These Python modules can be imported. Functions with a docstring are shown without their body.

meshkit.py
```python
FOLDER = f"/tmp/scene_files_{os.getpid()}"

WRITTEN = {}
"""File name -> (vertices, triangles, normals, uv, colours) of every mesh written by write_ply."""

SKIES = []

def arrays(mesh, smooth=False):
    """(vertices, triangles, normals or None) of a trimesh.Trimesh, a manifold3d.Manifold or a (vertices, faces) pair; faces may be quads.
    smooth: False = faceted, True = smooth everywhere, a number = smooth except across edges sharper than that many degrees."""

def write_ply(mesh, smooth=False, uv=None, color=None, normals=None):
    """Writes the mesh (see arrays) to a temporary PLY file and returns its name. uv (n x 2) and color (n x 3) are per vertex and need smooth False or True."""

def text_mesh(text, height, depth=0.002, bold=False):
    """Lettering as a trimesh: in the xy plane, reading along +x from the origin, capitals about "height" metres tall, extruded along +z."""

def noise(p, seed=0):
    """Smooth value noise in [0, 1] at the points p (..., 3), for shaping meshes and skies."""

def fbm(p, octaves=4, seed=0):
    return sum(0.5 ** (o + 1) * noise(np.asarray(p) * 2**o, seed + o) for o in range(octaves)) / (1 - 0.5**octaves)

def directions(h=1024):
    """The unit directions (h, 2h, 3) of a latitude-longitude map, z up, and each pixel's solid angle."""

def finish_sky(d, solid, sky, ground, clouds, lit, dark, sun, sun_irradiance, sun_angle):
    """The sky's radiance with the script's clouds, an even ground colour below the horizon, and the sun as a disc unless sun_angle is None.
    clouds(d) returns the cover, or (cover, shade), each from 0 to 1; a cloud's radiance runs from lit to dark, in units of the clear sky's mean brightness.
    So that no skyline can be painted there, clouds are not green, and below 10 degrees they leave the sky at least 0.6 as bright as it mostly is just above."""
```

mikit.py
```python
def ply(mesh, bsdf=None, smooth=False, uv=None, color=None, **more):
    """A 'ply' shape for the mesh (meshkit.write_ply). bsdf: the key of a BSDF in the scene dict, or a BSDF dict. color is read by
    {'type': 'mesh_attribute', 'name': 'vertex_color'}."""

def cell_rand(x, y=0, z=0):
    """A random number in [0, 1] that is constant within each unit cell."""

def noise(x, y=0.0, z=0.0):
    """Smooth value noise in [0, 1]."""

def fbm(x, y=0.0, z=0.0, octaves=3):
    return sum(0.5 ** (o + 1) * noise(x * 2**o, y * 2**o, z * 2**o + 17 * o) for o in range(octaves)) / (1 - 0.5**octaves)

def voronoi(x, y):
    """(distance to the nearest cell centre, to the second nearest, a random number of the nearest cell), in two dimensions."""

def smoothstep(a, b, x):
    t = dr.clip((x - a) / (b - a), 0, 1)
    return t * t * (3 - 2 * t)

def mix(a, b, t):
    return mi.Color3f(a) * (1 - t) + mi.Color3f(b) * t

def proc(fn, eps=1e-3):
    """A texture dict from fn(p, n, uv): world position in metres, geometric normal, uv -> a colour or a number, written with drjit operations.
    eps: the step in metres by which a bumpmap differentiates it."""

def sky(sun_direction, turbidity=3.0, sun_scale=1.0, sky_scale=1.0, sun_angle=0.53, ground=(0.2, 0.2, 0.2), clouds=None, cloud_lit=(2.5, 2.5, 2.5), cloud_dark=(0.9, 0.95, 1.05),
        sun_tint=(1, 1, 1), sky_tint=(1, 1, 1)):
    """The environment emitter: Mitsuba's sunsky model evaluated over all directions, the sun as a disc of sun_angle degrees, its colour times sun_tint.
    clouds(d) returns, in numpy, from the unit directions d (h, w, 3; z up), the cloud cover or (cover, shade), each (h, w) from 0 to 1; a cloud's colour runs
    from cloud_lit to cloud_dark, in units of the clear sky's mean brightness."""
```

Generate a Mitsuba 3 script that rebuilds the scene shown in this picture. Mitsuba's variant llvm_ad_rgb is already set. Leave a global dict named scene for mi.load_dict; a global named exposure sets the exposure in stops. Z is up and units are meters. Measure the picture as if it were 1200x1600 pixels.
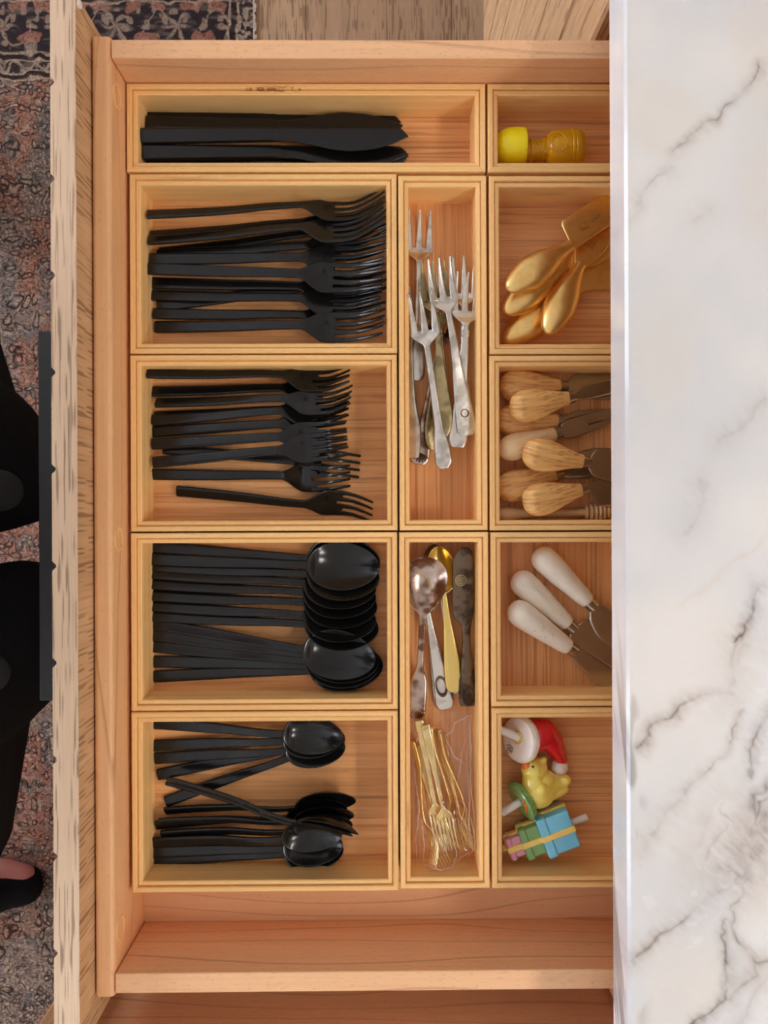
import math, random
import numpy as np
import trimesh, manifold3d as m3
import drjit as dr
import mitsuba as mi
import mikit, meshkit
from mikit import noise, fbm, voronoi, cell_rand, smoothstep, mix
from scipy.interpolate import PchipInterpolator
from scipy.ndimage import gaussian_filter, maximum_filter

T = mi.ScalarTransform4f
scene, labels = {}, {}
rng = random.Random(7)

# ------------------------------------------------------------------ camera, light, exposure
CAM = np.array([0.0, 0.0, 1.48])                      # held above the open drawer, looking straight down
F = 1186.0                                            # focal length in pixels of the 1200 x 1600 frame
fwd = np.array([10 / F, 0.0, -1.0]); fwd /= np.linalg.norm(fwd)
right = np.cross(fwd, [0.0042, 1, 0]); right /= np.linalg.norm(right)
up = np.cross(right, fwd)
scene['camera'] = {'type': 'perspective', 'fov': 2 * math.degrees(math.atan(600 / F)), 'fov_axis': 'x', 'near_clip': 0.02, 'far_clip': 50.0,
                   'to_world': T().look_at(origin=CAM.tolist(), target=(CAM + fwd).tolist(), up=up.tolist())}
exposure = -0.72
WINDOW_LIGHT = (11.5, 12.6, 14.6)
CEILING_LIGHT = (50.0, 47.0, 43.0)


def P(px, py, z):
    """The point of the horizontal plane at height z that the photograph shows at this pixel."""
    d = fwd + right * (px - 600) / F - up * (py - 800) / F
    return CAM + d * ((z - CAM[2]) / d[2])


def lin(r, g, b):
    c = np.array([r, g, b]) / 255.0
    return np.where(c <= 0.04045, c / 12.92, ((c + 0.055) / 1.055) ** 2.4).tolist()


# ------------------------------------------------------------------ heights (metres above the floor)
Z_TOP, Z_CB = 0.921, 0.883                            # marble top and its underside
Z_FRONT, Z_BOX, Z_TRAY = 0.880, 0.850, 0.815          # drawer front, drawer box rim, tray rim
Z_TF, Z_DF = 0.7756, 0.7706                           # tray floor, drawer floor
X_OUT = -0.2565                                       # outer face of the pulled-out drawer front
X_CLOSED = 0.190                                      # outer face of the closed cabinet fronts

# ------------------------------------------------------------------ materials


def principled(key, tex, rough=0.5, spec=0.4, bump=None, **more):
    b = {'type': 'principled', 'base_color': tex if isinstance(tex, dict) else {'type': 'rgb', 'value': list(tex)}, 'roughness': rough, **({} if 'eta' in more else {'specular': spec}), **more}
    if bump is not None:
        b = {'type': 'bumpmap', 'arbitrary': mikit.proc(bump[0], bump[2] if len(bump) > 2 else 3e-4), 'scale': bump[1], 'bsdf': b}
    if 'spec_trans' not in more:
        b = {'type': 'twosided', 'bsdf': b}
    scene[key] = b


def axes(p, grain):
    return (p.x, p.y, p.z) if grain == 'x' else (p.y, p.x, p.z) if grain == 'y' else (p.z, p.x, p.y)


def maple(grain, light, dark, line, seed):
    light, dark, line = lin(*light), lin(*dark), lin(*line)

    def fn(p, n, uv):
        a, b, c = axes(p, grain)
        w = fbm(a * 2.3 + seed, b * 9 + seed, c * 9, 3)
        t = (b + c) * 34 + w * 5.0
        ring = t - dr.floor(t)
        thin = smoothstep(0.86, 0.97, ring) * (1 - smoothstep(0.97, 1.0, ring)) * (0.25 + 0.75 * noise(a * 3, b * 30 + seed, c * 30))
        band = noise(a * 1.5 + seed, b * 26, c * 26) * 0.6 + fbm(a * 14, b * 420 + seed, c * 420, 2) * 0.4
        fleck = smoothstep(0.68, 0.9, noise(a * 260, b * 900, c * 900 + seed)) * 0.16
        col = mix(light, dark, band)
        return mix(mix(col, line, thin * 0.55), line, fleck)
    return mikit.proc(fn)


def oak(grain, light, dark, pore, seed, coarse=1.0):
    light, dark, pore = lin(*light), lin(*dark), lin(*pore)

    def fn(p, n, uv):
        a, b, c = axes(p, grain)
        w = fbm(a * 3.0 + seed, b * 12 * coarse, c * 12 * coarse + seed, 3)
        band = noise(a * 2.2, b * 70 * coarse + w * 5, c * 70 * coarse + seed)
        streak = fbm(a * 16 + seed, b * 420 * coarse, c * 420 * coarse, 2)
        col = mix(light, dark, band * 0.75 + (streak - 0.5) * 0.5 + 0.1)
        pores = smoothstep(0.56, 0.76, noise(a * 40, b * 620 * coarse + seed, c * 620 * coarse)) * smoothstep(0.2, 0.55, noise(a * 4, b * 60 * coarse, c * 60 + seed) * 0.6 + band * 0.4)
        return mix(col, pore, pores * 0.7)
    return mikit.proc(fn)


def bamboo(grain, light, dark, node, seed):
    light, dark, node = lin(*light), lin(*dark), lin(*node)

    def fn(p, n, uv):
        a, b, c = axes(p, grain)
        k = cell_rand(b * 330, c * 160, seed)
        tone = 0.45 * noise(a * 5 + k * 40, b * 260, c * 260) + 0.35 * k + 0.3 * (fbm(a * 22, b * 1300 + seed, c * 1300, 2) - 0.3)
        col = mix(light, dark, tone)
        if grain == 'x':
            kd = dr.sqrt(dr.square((p.x - KNOT[0]) / 0.030) + dr.square((p.y - KNOT[1] + 0.0006) / 0.0024)) + (fbm(p.x * 300, p.y * 1500, 1.0, 2) - 0.5) * 1.4
            col = mix(col, node, smoothstep(0.75, 0.3, kd) * 0.85)
        at = noise(a * 9 + k * 90 + seed, k * 37.0)
        return mix(col, node, smoothstep(0.93, 0.99, at) * 0.35)
    return mikit.proc(fn)


def bamboo_floor(grain, light, dark, line, seed):
    light, dark, line = lin(*light), lin(*dark), lin(*line)

    def fn(p, n, uv):
        a, b, c = axes(p, grain)
        k = cell_rand(b * 190, seed)
        tone = 0.35 * k + 0.5 * noise(a * 7 + k * 60, b * 420, seed) + 0.25 * noise(a * 30, b * 1500 + seed)
        col = mix(light, dark, tone)
        st = smoothstep(0.58, 0.8, noise(a * 13 + k * 20, b * 620 + seed)) * (0.4 + 0.6 * noise(a * 3, b * 60))
        nodeband = smoothstep(0.95, 0.99, noise(a * 11 + k * 50, k * 11.0 + seed)) * noise(a * 200, b * 200)
        return mix(mix(col, line, st * 0.5), line, nodeband * 0.5)
    return mikit.proc(fn)


KNOT = [float(v) for v in P(425, 139, Z_TRAY - 0.002)]
principled('maple_x', maple('x', (234, 186, 142), (212, 158, 114), (146, 90, 56), 3.1), 0.42, 0.35)
principled('maple_y', maple('y', (236, 188, 140), (214, 160, 112), (146, 90, 56), 8.7), 0.42, 0.35)
principled('oak_front', oak('y', (222, 196, 168), (194, 162, 132), (120, 94, 74), 1.3, 1.5), 0.55, 0.3)
principled('oak_upright', oak('z', (206, 168, 128), (176, 136, 98), (122, 90, 62), 5.2, 0.8), 0.55, 0.3)
principled('bamboo_x', bamboo('x', (246, 206, 142), (224, 174, 106), (156, 100, 50), 2.0), 0.42, 0.35)
principled('bamboo_y', bamboo('y', (246, 204, 140), (224, 172, 104), (156, 100, 50), 5.0), 0.42, 0.35)
principled('bamboo_floor_x', bamboo_floor('x', (234, 178, 120), (208, 144, 88), (146, 88, 48), 3.0), 0.45, 0.3)
principled('bamboo_floor_y', bamboo_floor('y', (232, 176, 118), (206, 142, 88), (146, 88, 48), 9.0), 0.45, 0.3)
principled('dark_gap', (0.012, 0.008, 0.006), 0.8, 0.1)


def scuffed(p, n, uv):
    return 0.12 + 0.15 * fbm(p.x * 40, p.y * 40, p.z * 40, 2)


principled('black_steel', (0.0065, 0.0062, 0.006), mikit.proc(scuffed), 0.42)
principled('black_matte', (0.016, 0.016, 0.017), 0.42, 0.45)
principled('black_stamp', (0.004, 0.004, 0.004), 0.4, 0.3)


def metal(key, base, rough, tarnish=None, amount=0.0, scale=120.0):
    if tarnish is None:
        tex = {'type': 'rgb', 'value': lin(*base)}
    else:
        b, t = lin(*base), lin(*tarnish)

        def fn(p, n, uv):
            return mix(b, t, smoothstep(0.42, 0.66, fbm(p.x * scale, p.y * scale, p.z * scale, 3)) * amount)
        tex = mikit.proc(fn)
    principled(key, tex, rough, 0.5, metallic=1.0)


metal('silver', (226, 222, 214), 0.24, (150, 138, 122), 0.5)
metal('pewter', (176, 160, 120), 0.38, (120, 104, 72), 0.7)
metal('tarnished_silver', (196, 176, 162), 0.24, (112, 78, 62), 0.95, 90.0)
metal('dark_silver', (118, 100, 84), 0.34, (62, 50, 42), 0.9, 110.0)
metal('polished_gold', (240, 212, 128), 0.18)
metal('party_gold', (240, 216, 150), 0.2, (200, 160, 90), 0.4)
metal('satin_gold', (250, 212, 138), 0.36, (238, 190, 108), 0.5, 160.0)
metal('steel', (190, 182, 174), 0.2)


def handle_wood(p, n, uv):
    w = fbm(uv.x * 30 + p.z * 9, uv.y * 70, 0.0, 2)
    st = noise(uv.x * 30, uv.y * 500 + w * 4)
    pore = smoothstep(0.62, 0.8, noise(uv.x * 130, uv.y * 1700 + w * 5))
    return mix(mix(lin(240, 192, 122), lin(220, 164, 96), st), lin(166, 108, 54), pore * 0.55)


principled('handle_wood', mikit.proc(handle_wood), 0.34, 0.45)


def pale_wood(p, n, uv):
    return mix(lin(236, 206, 160), lin(208, 170, 122), fbm(uv.x * 60, uv.y * 220, 0.0, 3))


principled('pale_wood', mikit.proc(pale_wood), 0.4, 0.4)


def white_stone(p, n, uv):
    v = fbm(p.x * 60, p.y * 60, p.z * 60, 3)
    s = smoothstep(0.86, 0.93, noise(p.x * 300, p.y * 300, p.z * 300))
    return mix(mix(lin(246, 238, 220), lin(228, 216, 196), v), lin(170, 158, 144), s * 0.3)


principled('white_stone', mikit.proc(white_stone), 0.3, 0.5)

# veins of the marble: polylines on the slab, each with its width and strength
VEINS = [
    ([(1190, 100), (1150, 158), (1138, 165), (1122, 186), (1096, 192), (1075, 222), (1058, 240)], 4.0, 0.55, 0),
    ([(1055, 258), (1030, 270), (1010, 288), (992, 326), (986, 345)], 5.0, 0.38, 0),
    ([(1110, 330), (1085, 348)], 9.0, 0.22, 0),
    ([(1200, 618), (1180, 640), (1150, 675), (1120, 690)], 9.0, 0.22, 0),
    ([(1100, 750), (1085, 800), (1075, 830)], 10.0, 0.22, 0),
    ([(1200, 840), (1160, 880), (1095, 922), (1060, 942)], 3.0, 0.2, 1),
    ([(1184, 925), (1176, 960), (1160, 990), (1152, 1006)], 6.0, 0.75, 0),
    ([(1155, 1005), (1150, 1030), (1140, 1060), (1132, 1090)], 14.0, 0.42, 0),
    ([(1140, 1076), (1100, 1090), (1070, 1102), (1042, 1122), (1016, 1134), (995, 1170)], 6.0, 0.62, 0),
    ([(1153, 1112), (1146, 1145), (1132, 1180), (1116, 1190), (1092, 1212), (1072, 1240)], 4.0, 0.72, 0),
    ([(1072, 1240), (1052, 1264), (1034, 1282), (1006, 1326)], 9.0, 0.34, 0),
    ([(1198, 1108), (1180, 1140), (1172, 1178), (1172, 1215)], 5.0, 0.7, 0),
    ([(1200, 1230), (1178, 1244), (1172, 1260), (1182, 1285), (1176, 1305)], 9.0, 0.72, 0),
    ([(1200, 1268), (1194, 1296), (1184, 1330), (1160, 1366)], 22.0, 0.8, 0),
    ([(1200, 1286), (1178, 1330)], 22.0, 1.0, 0),
    ([(1200, 1240), (1184, 1252), (1178, 1278), (1190, 1300), (1180, 1336)], 6.0, 0.8, 0),
    ([(1200, 1262), (1190, 1284), (1196, 1310), (1172, 1350), (1150, 1372)], 7.0, 0.8, 0),
    ([(1186, 1290), (1168, 1312), (1172, 1340), (1140, 1362)], 5.0, 0.6, 0),
    ([(1150, 1380), (1120, 1400), (1060, 1440)], 16.0, 0.35, 0),
    ([(1165, 1010), (1150, 1060)], 20.0, 0.3, 0),
    ([(1120, 1250), (1090, 1330), (1098, 1400)], 26.0, 0.22, 0),
    ([(1128, 1256), (1148, 1305), (1158, 1312), (1178, 1296)], 4.0, 0.4, 0),
    ([(1132, 1290), (1106, 1330), (1098, 1376), (1094, 1402)], 6.0, 0.36, 0),
    ([(1184, 1340), (1160, 1372), (1134, 1386), (1104, 1406), (1076, 1430), (1050, 1444), (1030, 1458), (1010, 1480), (988, 1506)], 7.0, 0.62, 0),
    ([(1180, 1330), (1160, 1392), (1140, 1420), (1150, 1446), (1158, 1478), (1178, 1500), (1200, 1508)], 5.0, 0.72, 0),
    ([(1136, 1440), (1136, 1490), (1138, 1520), (1136, 1545), (1128, 1562), (1098, 1592), (1080, 1610)], 5.0, 0.7, 0),
    ([(1176, 1500), (1180, 1526), (1150, 1540), (1138, 1560)], 7.0, 0.5, 0),
    ([(1200, 1520), (1176, 1560), (1150, 1610)], 8.0, 0.25, 0),
]
SEGS = []
for pts, wid, st, tint in VEINS:
    q = [P(x, y, Z_TOP)[:2] for x, y in pts]
    for a, b in zip(q[:-1], q[1:]):
        SEGS.append((a, b, wid * 0.47e-3, st, tint))


def marble(p, n, uv):
    wx = (fbm(p.x * 45, p.y * 45, p.z * 20, 3) - 0.5) * 0.018 + (noise(p.x * 260, p.y * 260, 4.0) - 0.5) * 0.0022
    wy = (fbm(p.x * 45 + 31, p.y * 45, p.z * 20, 3) - 0.5) * 0.018
    x, y = p.x + wx, p.y + wy
    patch = fbm(p.x * 9, p.y * 9, p.z * 9, 3)
    col = mix(lin(228, 225, 221), lin(212, 213, 214), smoothstep(0.3, 0.7, patch))
    col = mix(col, lin(224, 212, 194), smoothstep(0.6, 0.8, fbm(p.x * 14 + 7, p.y * 14, p.z * 14, 2)) * 0.3)
    dark, warm = mi.Float(0), mi.Float(0)
    rough = 0.45 + 1.1 * noise(p.x * 160, p.y * 160, 2.0)
    brk = 0.25 + 1.1 * smoothstep(0.25, 0.7, fbm(p.x * 55, p.y * 55, 6.0, 2))
    soft = (0.5 + 0.9 * noise(p.x * 24, p.y * 24, 8.0)) * (0.45 + 1.1 * fbm((p.x - p.y) * 90, (p.x + p.y) * 260, 2.0, 3))
    for a, b, w, s, tint in SEGS:
        d = b - a
        h = dr.clip(((x - float(a[0])) * float(d[0]) + (y - float(a[1])) * float(d[1])) / float(d @ d), 0, 1)
        dist = dr.sqrt(dr.square(x - float(a[0]) - h * float(d[0])) + dr.square(y - float(a[1]) - h * float(d[1])))
        v = dr.exp(-dist / (w * 0.55) * rough) * 0.55 * s * brk + dr.exp(-dr.square(dist / (w * 2.8))) * 0.40 * s * soft
        if tint:
            warm = dr.maximum(warm, v)
        else:
            dark = dr.maximum(dark, v)
    # streaks that reach the front edge of the slab
    edge = smoothstep(0.54, 0.7, fbm(p.x * 60 + p.y * 6, p.y * 22 + p.z * 60, 1.0, 3)) * smoothstep(-0.05, -0.2, p.y) * (1 - smoothstep(0.182, 0.205, p.x))
    dark = dr.maximum(dark, edge * 0.6)
    col = mix(col, lin(206, 176, 132), warm)
    brown = mix(mix(lin(166, 146, 126), lin(156, 150, 146), smoothstep(0.4, 0.6, fbm(p.x * 20, p.y * 20, 3.0, 2))), lin(92, 80, 74), dark)
    col = mix(col, brown, dr.minimum(dark * 1.15, 0.95))
    white = smoothstep(0.7, 0.86, fbm(p.x * 60, p.y * 90, 9.0, 4)) * smoothstep(-0.02, -0.15, p.y)
    cloud = smoothstep(0.52, 0.75, fbm(p.x * 18 + 3, p.y * 18, 2.0, 4)) * smoothstep(-0.1, -0.28, p.y) * smoothstep(0.2, 0.27, p.x)
    col = mix(col, lin(178, 172, 166), cloud * 0.5)
    return mix(col, lin(236, 236, 236), white * 0.22)


principled('marble', mikit.proc(marble), 0.16, 0.45)

RUG_X, RUG_Y = float(P(398, 0, 0.008)[0]), float(P(0, 103, 0.008)[1])   # right edge of the rug and its inner guard stripe


def rug(p, n, uv):
    wx, wy = (noise(p.x * 60, p.y * 60) - 0.5) * 0.012, (noise(p.x * 60 + 9, p.y * 60) - 0.5) * 0.012
    x, y = p.x + wx, p.y + wy
    fx = dr.abs((x * 5.2 - dr.floor(x * 5.2)) - 0.5) / 5.2
    fy = dr.abs((y * 3.4 - dr.floor(y * 3.4)) - 0.5) / 3.4
    big = fbm(p.x * 8 + 3, p.y * 8, 2.0, 3)
    terra, grey, beige, ink, slate = lin(156, 104, 86), lin(134, 112, 100), lin(176, 152, 132), lin(44, 34, 32), lin(104, 100, 98)
    col = mix(terra, grey, smoothstep(0.42, 0.62, big))
    col = mix(col, slate, smoothstep(0.6, 0.72, fbm(fx * 30, fy * 30, 5.0, 2)) * 0.7)

    def flowers(x, y, s, off):
        d1, d2, r = voronoi(x * s + off, y * s + off * 2)
        return d1, d2, r
    d1, d2, r = flowers(fx * 1.0 + p.x * 0.35, fy + p.y * 0.35, 52.0, 3.0)
    d3, d4, r3 = flowers(x, y, 135.0, 8.0)
    ring = smoothstep(0.10, 0.04, dr.abs(d1 - 0.34)) * smoothstep(0.35, 0.5, r)
    core = smoothstep(0.2, 0.1, d1) * smoothstep(0.4, 0.6, r)
    web = smoothstep(0.16, 0.03, d4 - d3) * smoothstep(0.42, 0.66, fbm(p.x * 16, p.y * 16, 3.0, 2))
    nn = noise(fx * 105 + 3 + p.x * 30, fy * 105) * 3
    curl = dr.abs(nn - dr.floor(nn) - 0.5)
    lines = smoothstep(0.17, 0.04, curl)
    lite = smoothstep(0.58, 0.7, noise(x * 230, y * 230, 1.0)) * 0.6
    field = mix(col, beige, lite)
    field = mix(field, ink, dr.minimum(lines * 0.75 + web * 0.75 + ring * 0.9, 0.93))
    field = mix(field, beige, core * 0.6)
    # the border: dark ground, rows of rosettes and stems, light stripes
    t = y - RUG_Y                                              # grows outwards from the guard stripe
    bx = dr.abs((x * 9.0 - dr.floor(x * 9.0)) - 0.5) / 9.0
    by = t - 0.075
    rad = dr.sqrt(dr.square(bx) + dr.square(by))
    ang = dr.atan2(by, bx)
    petals = smoothstep(0.0, 0.012, 0.03 * (0.6 + 0.4 * dr.cos(ang * 6)) - dr.abs(rad - 0.004))
    vine = smoothstep(0.0045, 0.001, dr.abs(by - 0.034 * dr.sin(x * 56.5)))
    leaf = smoothstep(0.56, 0.68, noise(bx * 95 + 2, by * 95, 7.0))
    brd = mix(lin(48, 40, 42), mix(beige, lin(140, 112, 96), big), dr.minimum(petals * 0.6 + vine * 0.55 + leaf * 0.6, 0.75))
    brd = mix(brd, terra, smoothstep(0.62, 0.7, noise(bx * 50, by * 50 + 3, 4.0)) * 0.7)
    scroll = smoothstep(0.006, 0.002, dr.abs(t - 0.008 * dr.sin(x * 170))) + smoothstep(0.62, 0.7, noise(x * 240, t * 240, 2.0)) * 0.6
    guard = mix(lin(54, 44, 44), beige, dr.minimum(scroll, 1.0) * 0.6)
    out = dr.select(t > -0.018, guard, field)
    out = dr.select(t > 0.018, brd, out)
    xin = RUG_X - 0.042 - x                                    # grows inwards from the right end of the border
    out = dr.select((xin < 0) & (t > -0.02), mix(lin(52, 44, 44), beige, smoothstep(0.5, 0.66, noise(x * 190, y * 190, 3.0)) * 0.7), out)

    def stripe(v, c, w):
        return smoothstep(w, w * 0.5, dr.abs(v - c))
    for c in (-0.018, 0.018, 0.132):
        on = smoothstep(-0.004, 0.002, xin)
        out = mix(out, ink, stripe(t, c, 0.006) * 0.9 * on)
        out = mix(out, beige, (stripe(t, c - 0.007, 0.003) + stripe(t, c + 0.007, 0.003)) * 0.6 * on)
    up_ = smoothstep(-0.02, -0.015, t)
    out = mix(out, ink, stripe(xin, 0.0, 0.006) * 0.9 * up_)
    out = mix(out, beige, (stripe(xin, 0.008, 0.003) + stripe(xin, -0.008, 0.003)) * 0.6 * up_)
    weave = (noise(p.x * 420, p.y * 900) - 0.5) * 0.5
    speck = smoothstep(0.62, 0.72, noise(p.x * 300, p.y * 340, 5.0))
    out = mix(out, ink, speck * 0.45)
    wear = smoothstep(0.5, 0.75, fbm(p.x * 30, p.y * 120, 1.0, 3))
    out = mix(out, lin(132, 112, 102), wear * 0.35)
    return out * (0.86 * (1 + weave))


def pile(p, n, uv):
    return noise(p.x * 600, p.y * 900) * 0.6 + noise(p.x * 180, p.y * 180)


principled('rug_weave', mikit.proc(rug), 0.95, 0.05, bump=(pile, 0.0012))
principled('rug_fringe', mikit.proc(lambda p, n, uv: mix(lin(190, 176, 160), lin(150, 136, 122), noise(p.x * 500, p.y * 500))), 0.95, 0.05)
FLOORS = [((190, 154, 120), (168, 134, 102)), ((174, 140, 110), (152, 120, 92)), ((182, 148, 116), (160, 128, 98))]
for i, (a, b) in enumerate(FLOORS):
    principled(f'floor_oak_{i}', oak('y', a, b, (110, 84, 62), 4.4 + 3 * i, 0.8), 0.5, 0.3)
principled('white_paint', (0.78, 0.77, 0.75), 0.6, 0.3)
principled('wall_paint', (0.74, 0.72, 0.68), 0.6, 0.3)
principled('black_cloth', (0.006, 0.0055, 0.006), 0.9, 0.1)
principled('grey_cloth', (0.028, 0.028, 0.028), 0.9, 0.1)
principled('skin', lin(176, 112, 104), 0.5, 0.35)
principled('hair', (0.02, 0.012, 0.008), 0.5, 0.4)
principled('yellow_plastic', lin(246, 226, 20), 0.36, 0.5)
principled('amber_plastic', lin(252, 186, 24), 0.1, 0.5, spec_trans=0.45, eta=1.4)
for k, c in dict(ceramic_white=(240, 232, 220), ceramic_red=(206, 20, 34), ceramic_yellow=(238, 214, 96), ceramic_green=(118, 160, 92), ceramic_blue=(118, 196, 222),
                 ceramic_gold=(240, 204, 104), ceramic_pink=(214, 142, 160), ceramic_orange=(232, 110, 40), ceramic_black=(14, 12, 12), ceramic_tan=(214, 176, 100)).items():
    principled(k, lin(*c), 0.12, 0.6, clearcoat=0.6)
principled('peg_plastic', lin(228, 222, 216), 0.3, 0.5)
scene['clear_film'] = {'type': 'thindielectric', 'int_ior': 1.45}
# ------------------------------------------------------------------ helpers


def add(key, mesh, bsdf, smooth=30, label=None, category=None, group=None, kind=None, uv=None, to_world=None):
    d = mikit.ply(mesh, bsdf, smooth, uv=uv)
    if to_world is not None:
        d['to_world'] = to_world
    scene[key] = d
    tag(key, label, category, group, kind)
    return d


def tag(key, label=None, category=None, group=None, kind=None):
    e = {k: v for k, v in (('label', label), ('category', category), ('group', group), ('kind', kind)) if v}
    if e:
        labels[key] = {**labels.get(key, {}), **e}


def num(name, i):
    return name if i == 0 else f'{name}_{i:03d}'


def cham_box(x0, x1, y0, y1, z0, z1, c=0.0015):
    """A box whose edges are chamfered by c."""
    pts = []
    for sx in (0, 1):
        for sy in (0, 1):
            for sz in (0, 1):
                X, Y, Z = (x1, x0)[sx], (y1, y0)[sy], (z1, z0)[sz]
                dx, dy, dz = (-c, c)[sx], (-c, c)[sy], (-c, c)[sz]
                pts += [(X, Y + dy, Z + dz), (X + dx, Y, Z + dz), (X + dx, Y + dy, Z)]
    return trimesh.Trimesh(*(lambda h: (h.vertices, h.faces))(trimesh.convex.convex_hull(np.array(pts))))


def box_of(x0, x1, y0, y1, z0, z1):
    return trimesh.creation.box(bounds=[[x0, y0, z0], [x1, y1, z1]])


def prism(poly, axis, a0, a1):
    """The polygon (list of 2-D points) extruded along the axis 'x', 'y' or 'z' from a0 to a1."""
    from shapely.geometry import Polygon
    m = trimesh.creation.extrude_polygon(Polygon(poly), a1 - a0, engine='earcut')
    v = m.vertices.copy(); v[:, 2] += a0
    m.vertices = {'z': v, 'y': v[:, [0, 2, 1]], 'x': v[:, [2, 0, 1]]}[axis]
    if m.volume < 0:
        m.invert()
    return m


def ribbon(x, z, hw, t, yc=0.0, sag=0.0, nv=13, sq=8.0):
    """A closed strip along x: height z, half width hw, thickness t, side offset yc, dish depth sag, edge squareness sq."""
    x = np.asarray(x, float); n = len(x)
    z, hw, t, yc, sag = (np.broadcast_to(np.asarray(v, float), n) for v in (z, hw, t, yc, sag))
    dx, dz = np.gradient(x), np.gradient(z)
    ln = np.hypot(dx, dz) + 1e-12
    N = np.stack([-dz / ln, 0 * x, dx / ln], 1)
    u = np.sin(np.linspace(-math.pi / 2, math.pi / 2, nv))
    e = np.sqrt(np.maximum(1 - np.abs(u) ** sq, 0))
    uu = np.concatenate([u, u[-2:0:-1]]); ee = np.concatenate([e, -e[-2:0:-1]])
    V = np.stack([np.repeat(x[:, None], len(uu), 1), yc[:, None] + hw[:, None] * uu, np.repeat(z[:, None], len(uu), 1)], -1)
    V = V + N[:, None, :] * (t[:, None] / 2 * ee - sag[:, None] * (1 - uu ** 2))[..., None]
    m = len(uu)
    i, j = np.meshgrid(np.arange(n - 1), np.arange(m), indexing='ij')
    a, b, c, d = i * m + j, i * m + (j + 1) % m, (i + 1) * m + (j + 1) % m, (i + 1) * m + j
    f = np.concatenate([np.stack([a, b, c], -1).reshape(-1, 3), np.stack([a, c, d], -1).reshape(-1, 3)])
    Vf = np.vstack([V.reshape(-1, 3), V[0].mean(0), V[-1].mean(0)])
    k = np.arange(m)
    c0 = np.stack([np.full(m, n * m), (k + 1) % m, k], -1)
    c1 = np.stack([np.full(m, n * m + 1), (n - 1) * m + k, (n - 1) * m + (k + 1) % m], -1)
    me = trimesh.Trimesh(Vf, np.vstack([f, c0, c1]), process=False)
    if me.volume < 0:
        me.invert()
    return me


def pch(pairs, x):
    p = np.array(pairs, float)
    return PchipInterpolator(p[:, 0], p[:, 1])(x)


def cat(*ms):
    return trimesh.util.concatenate(list(ms))


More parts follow.
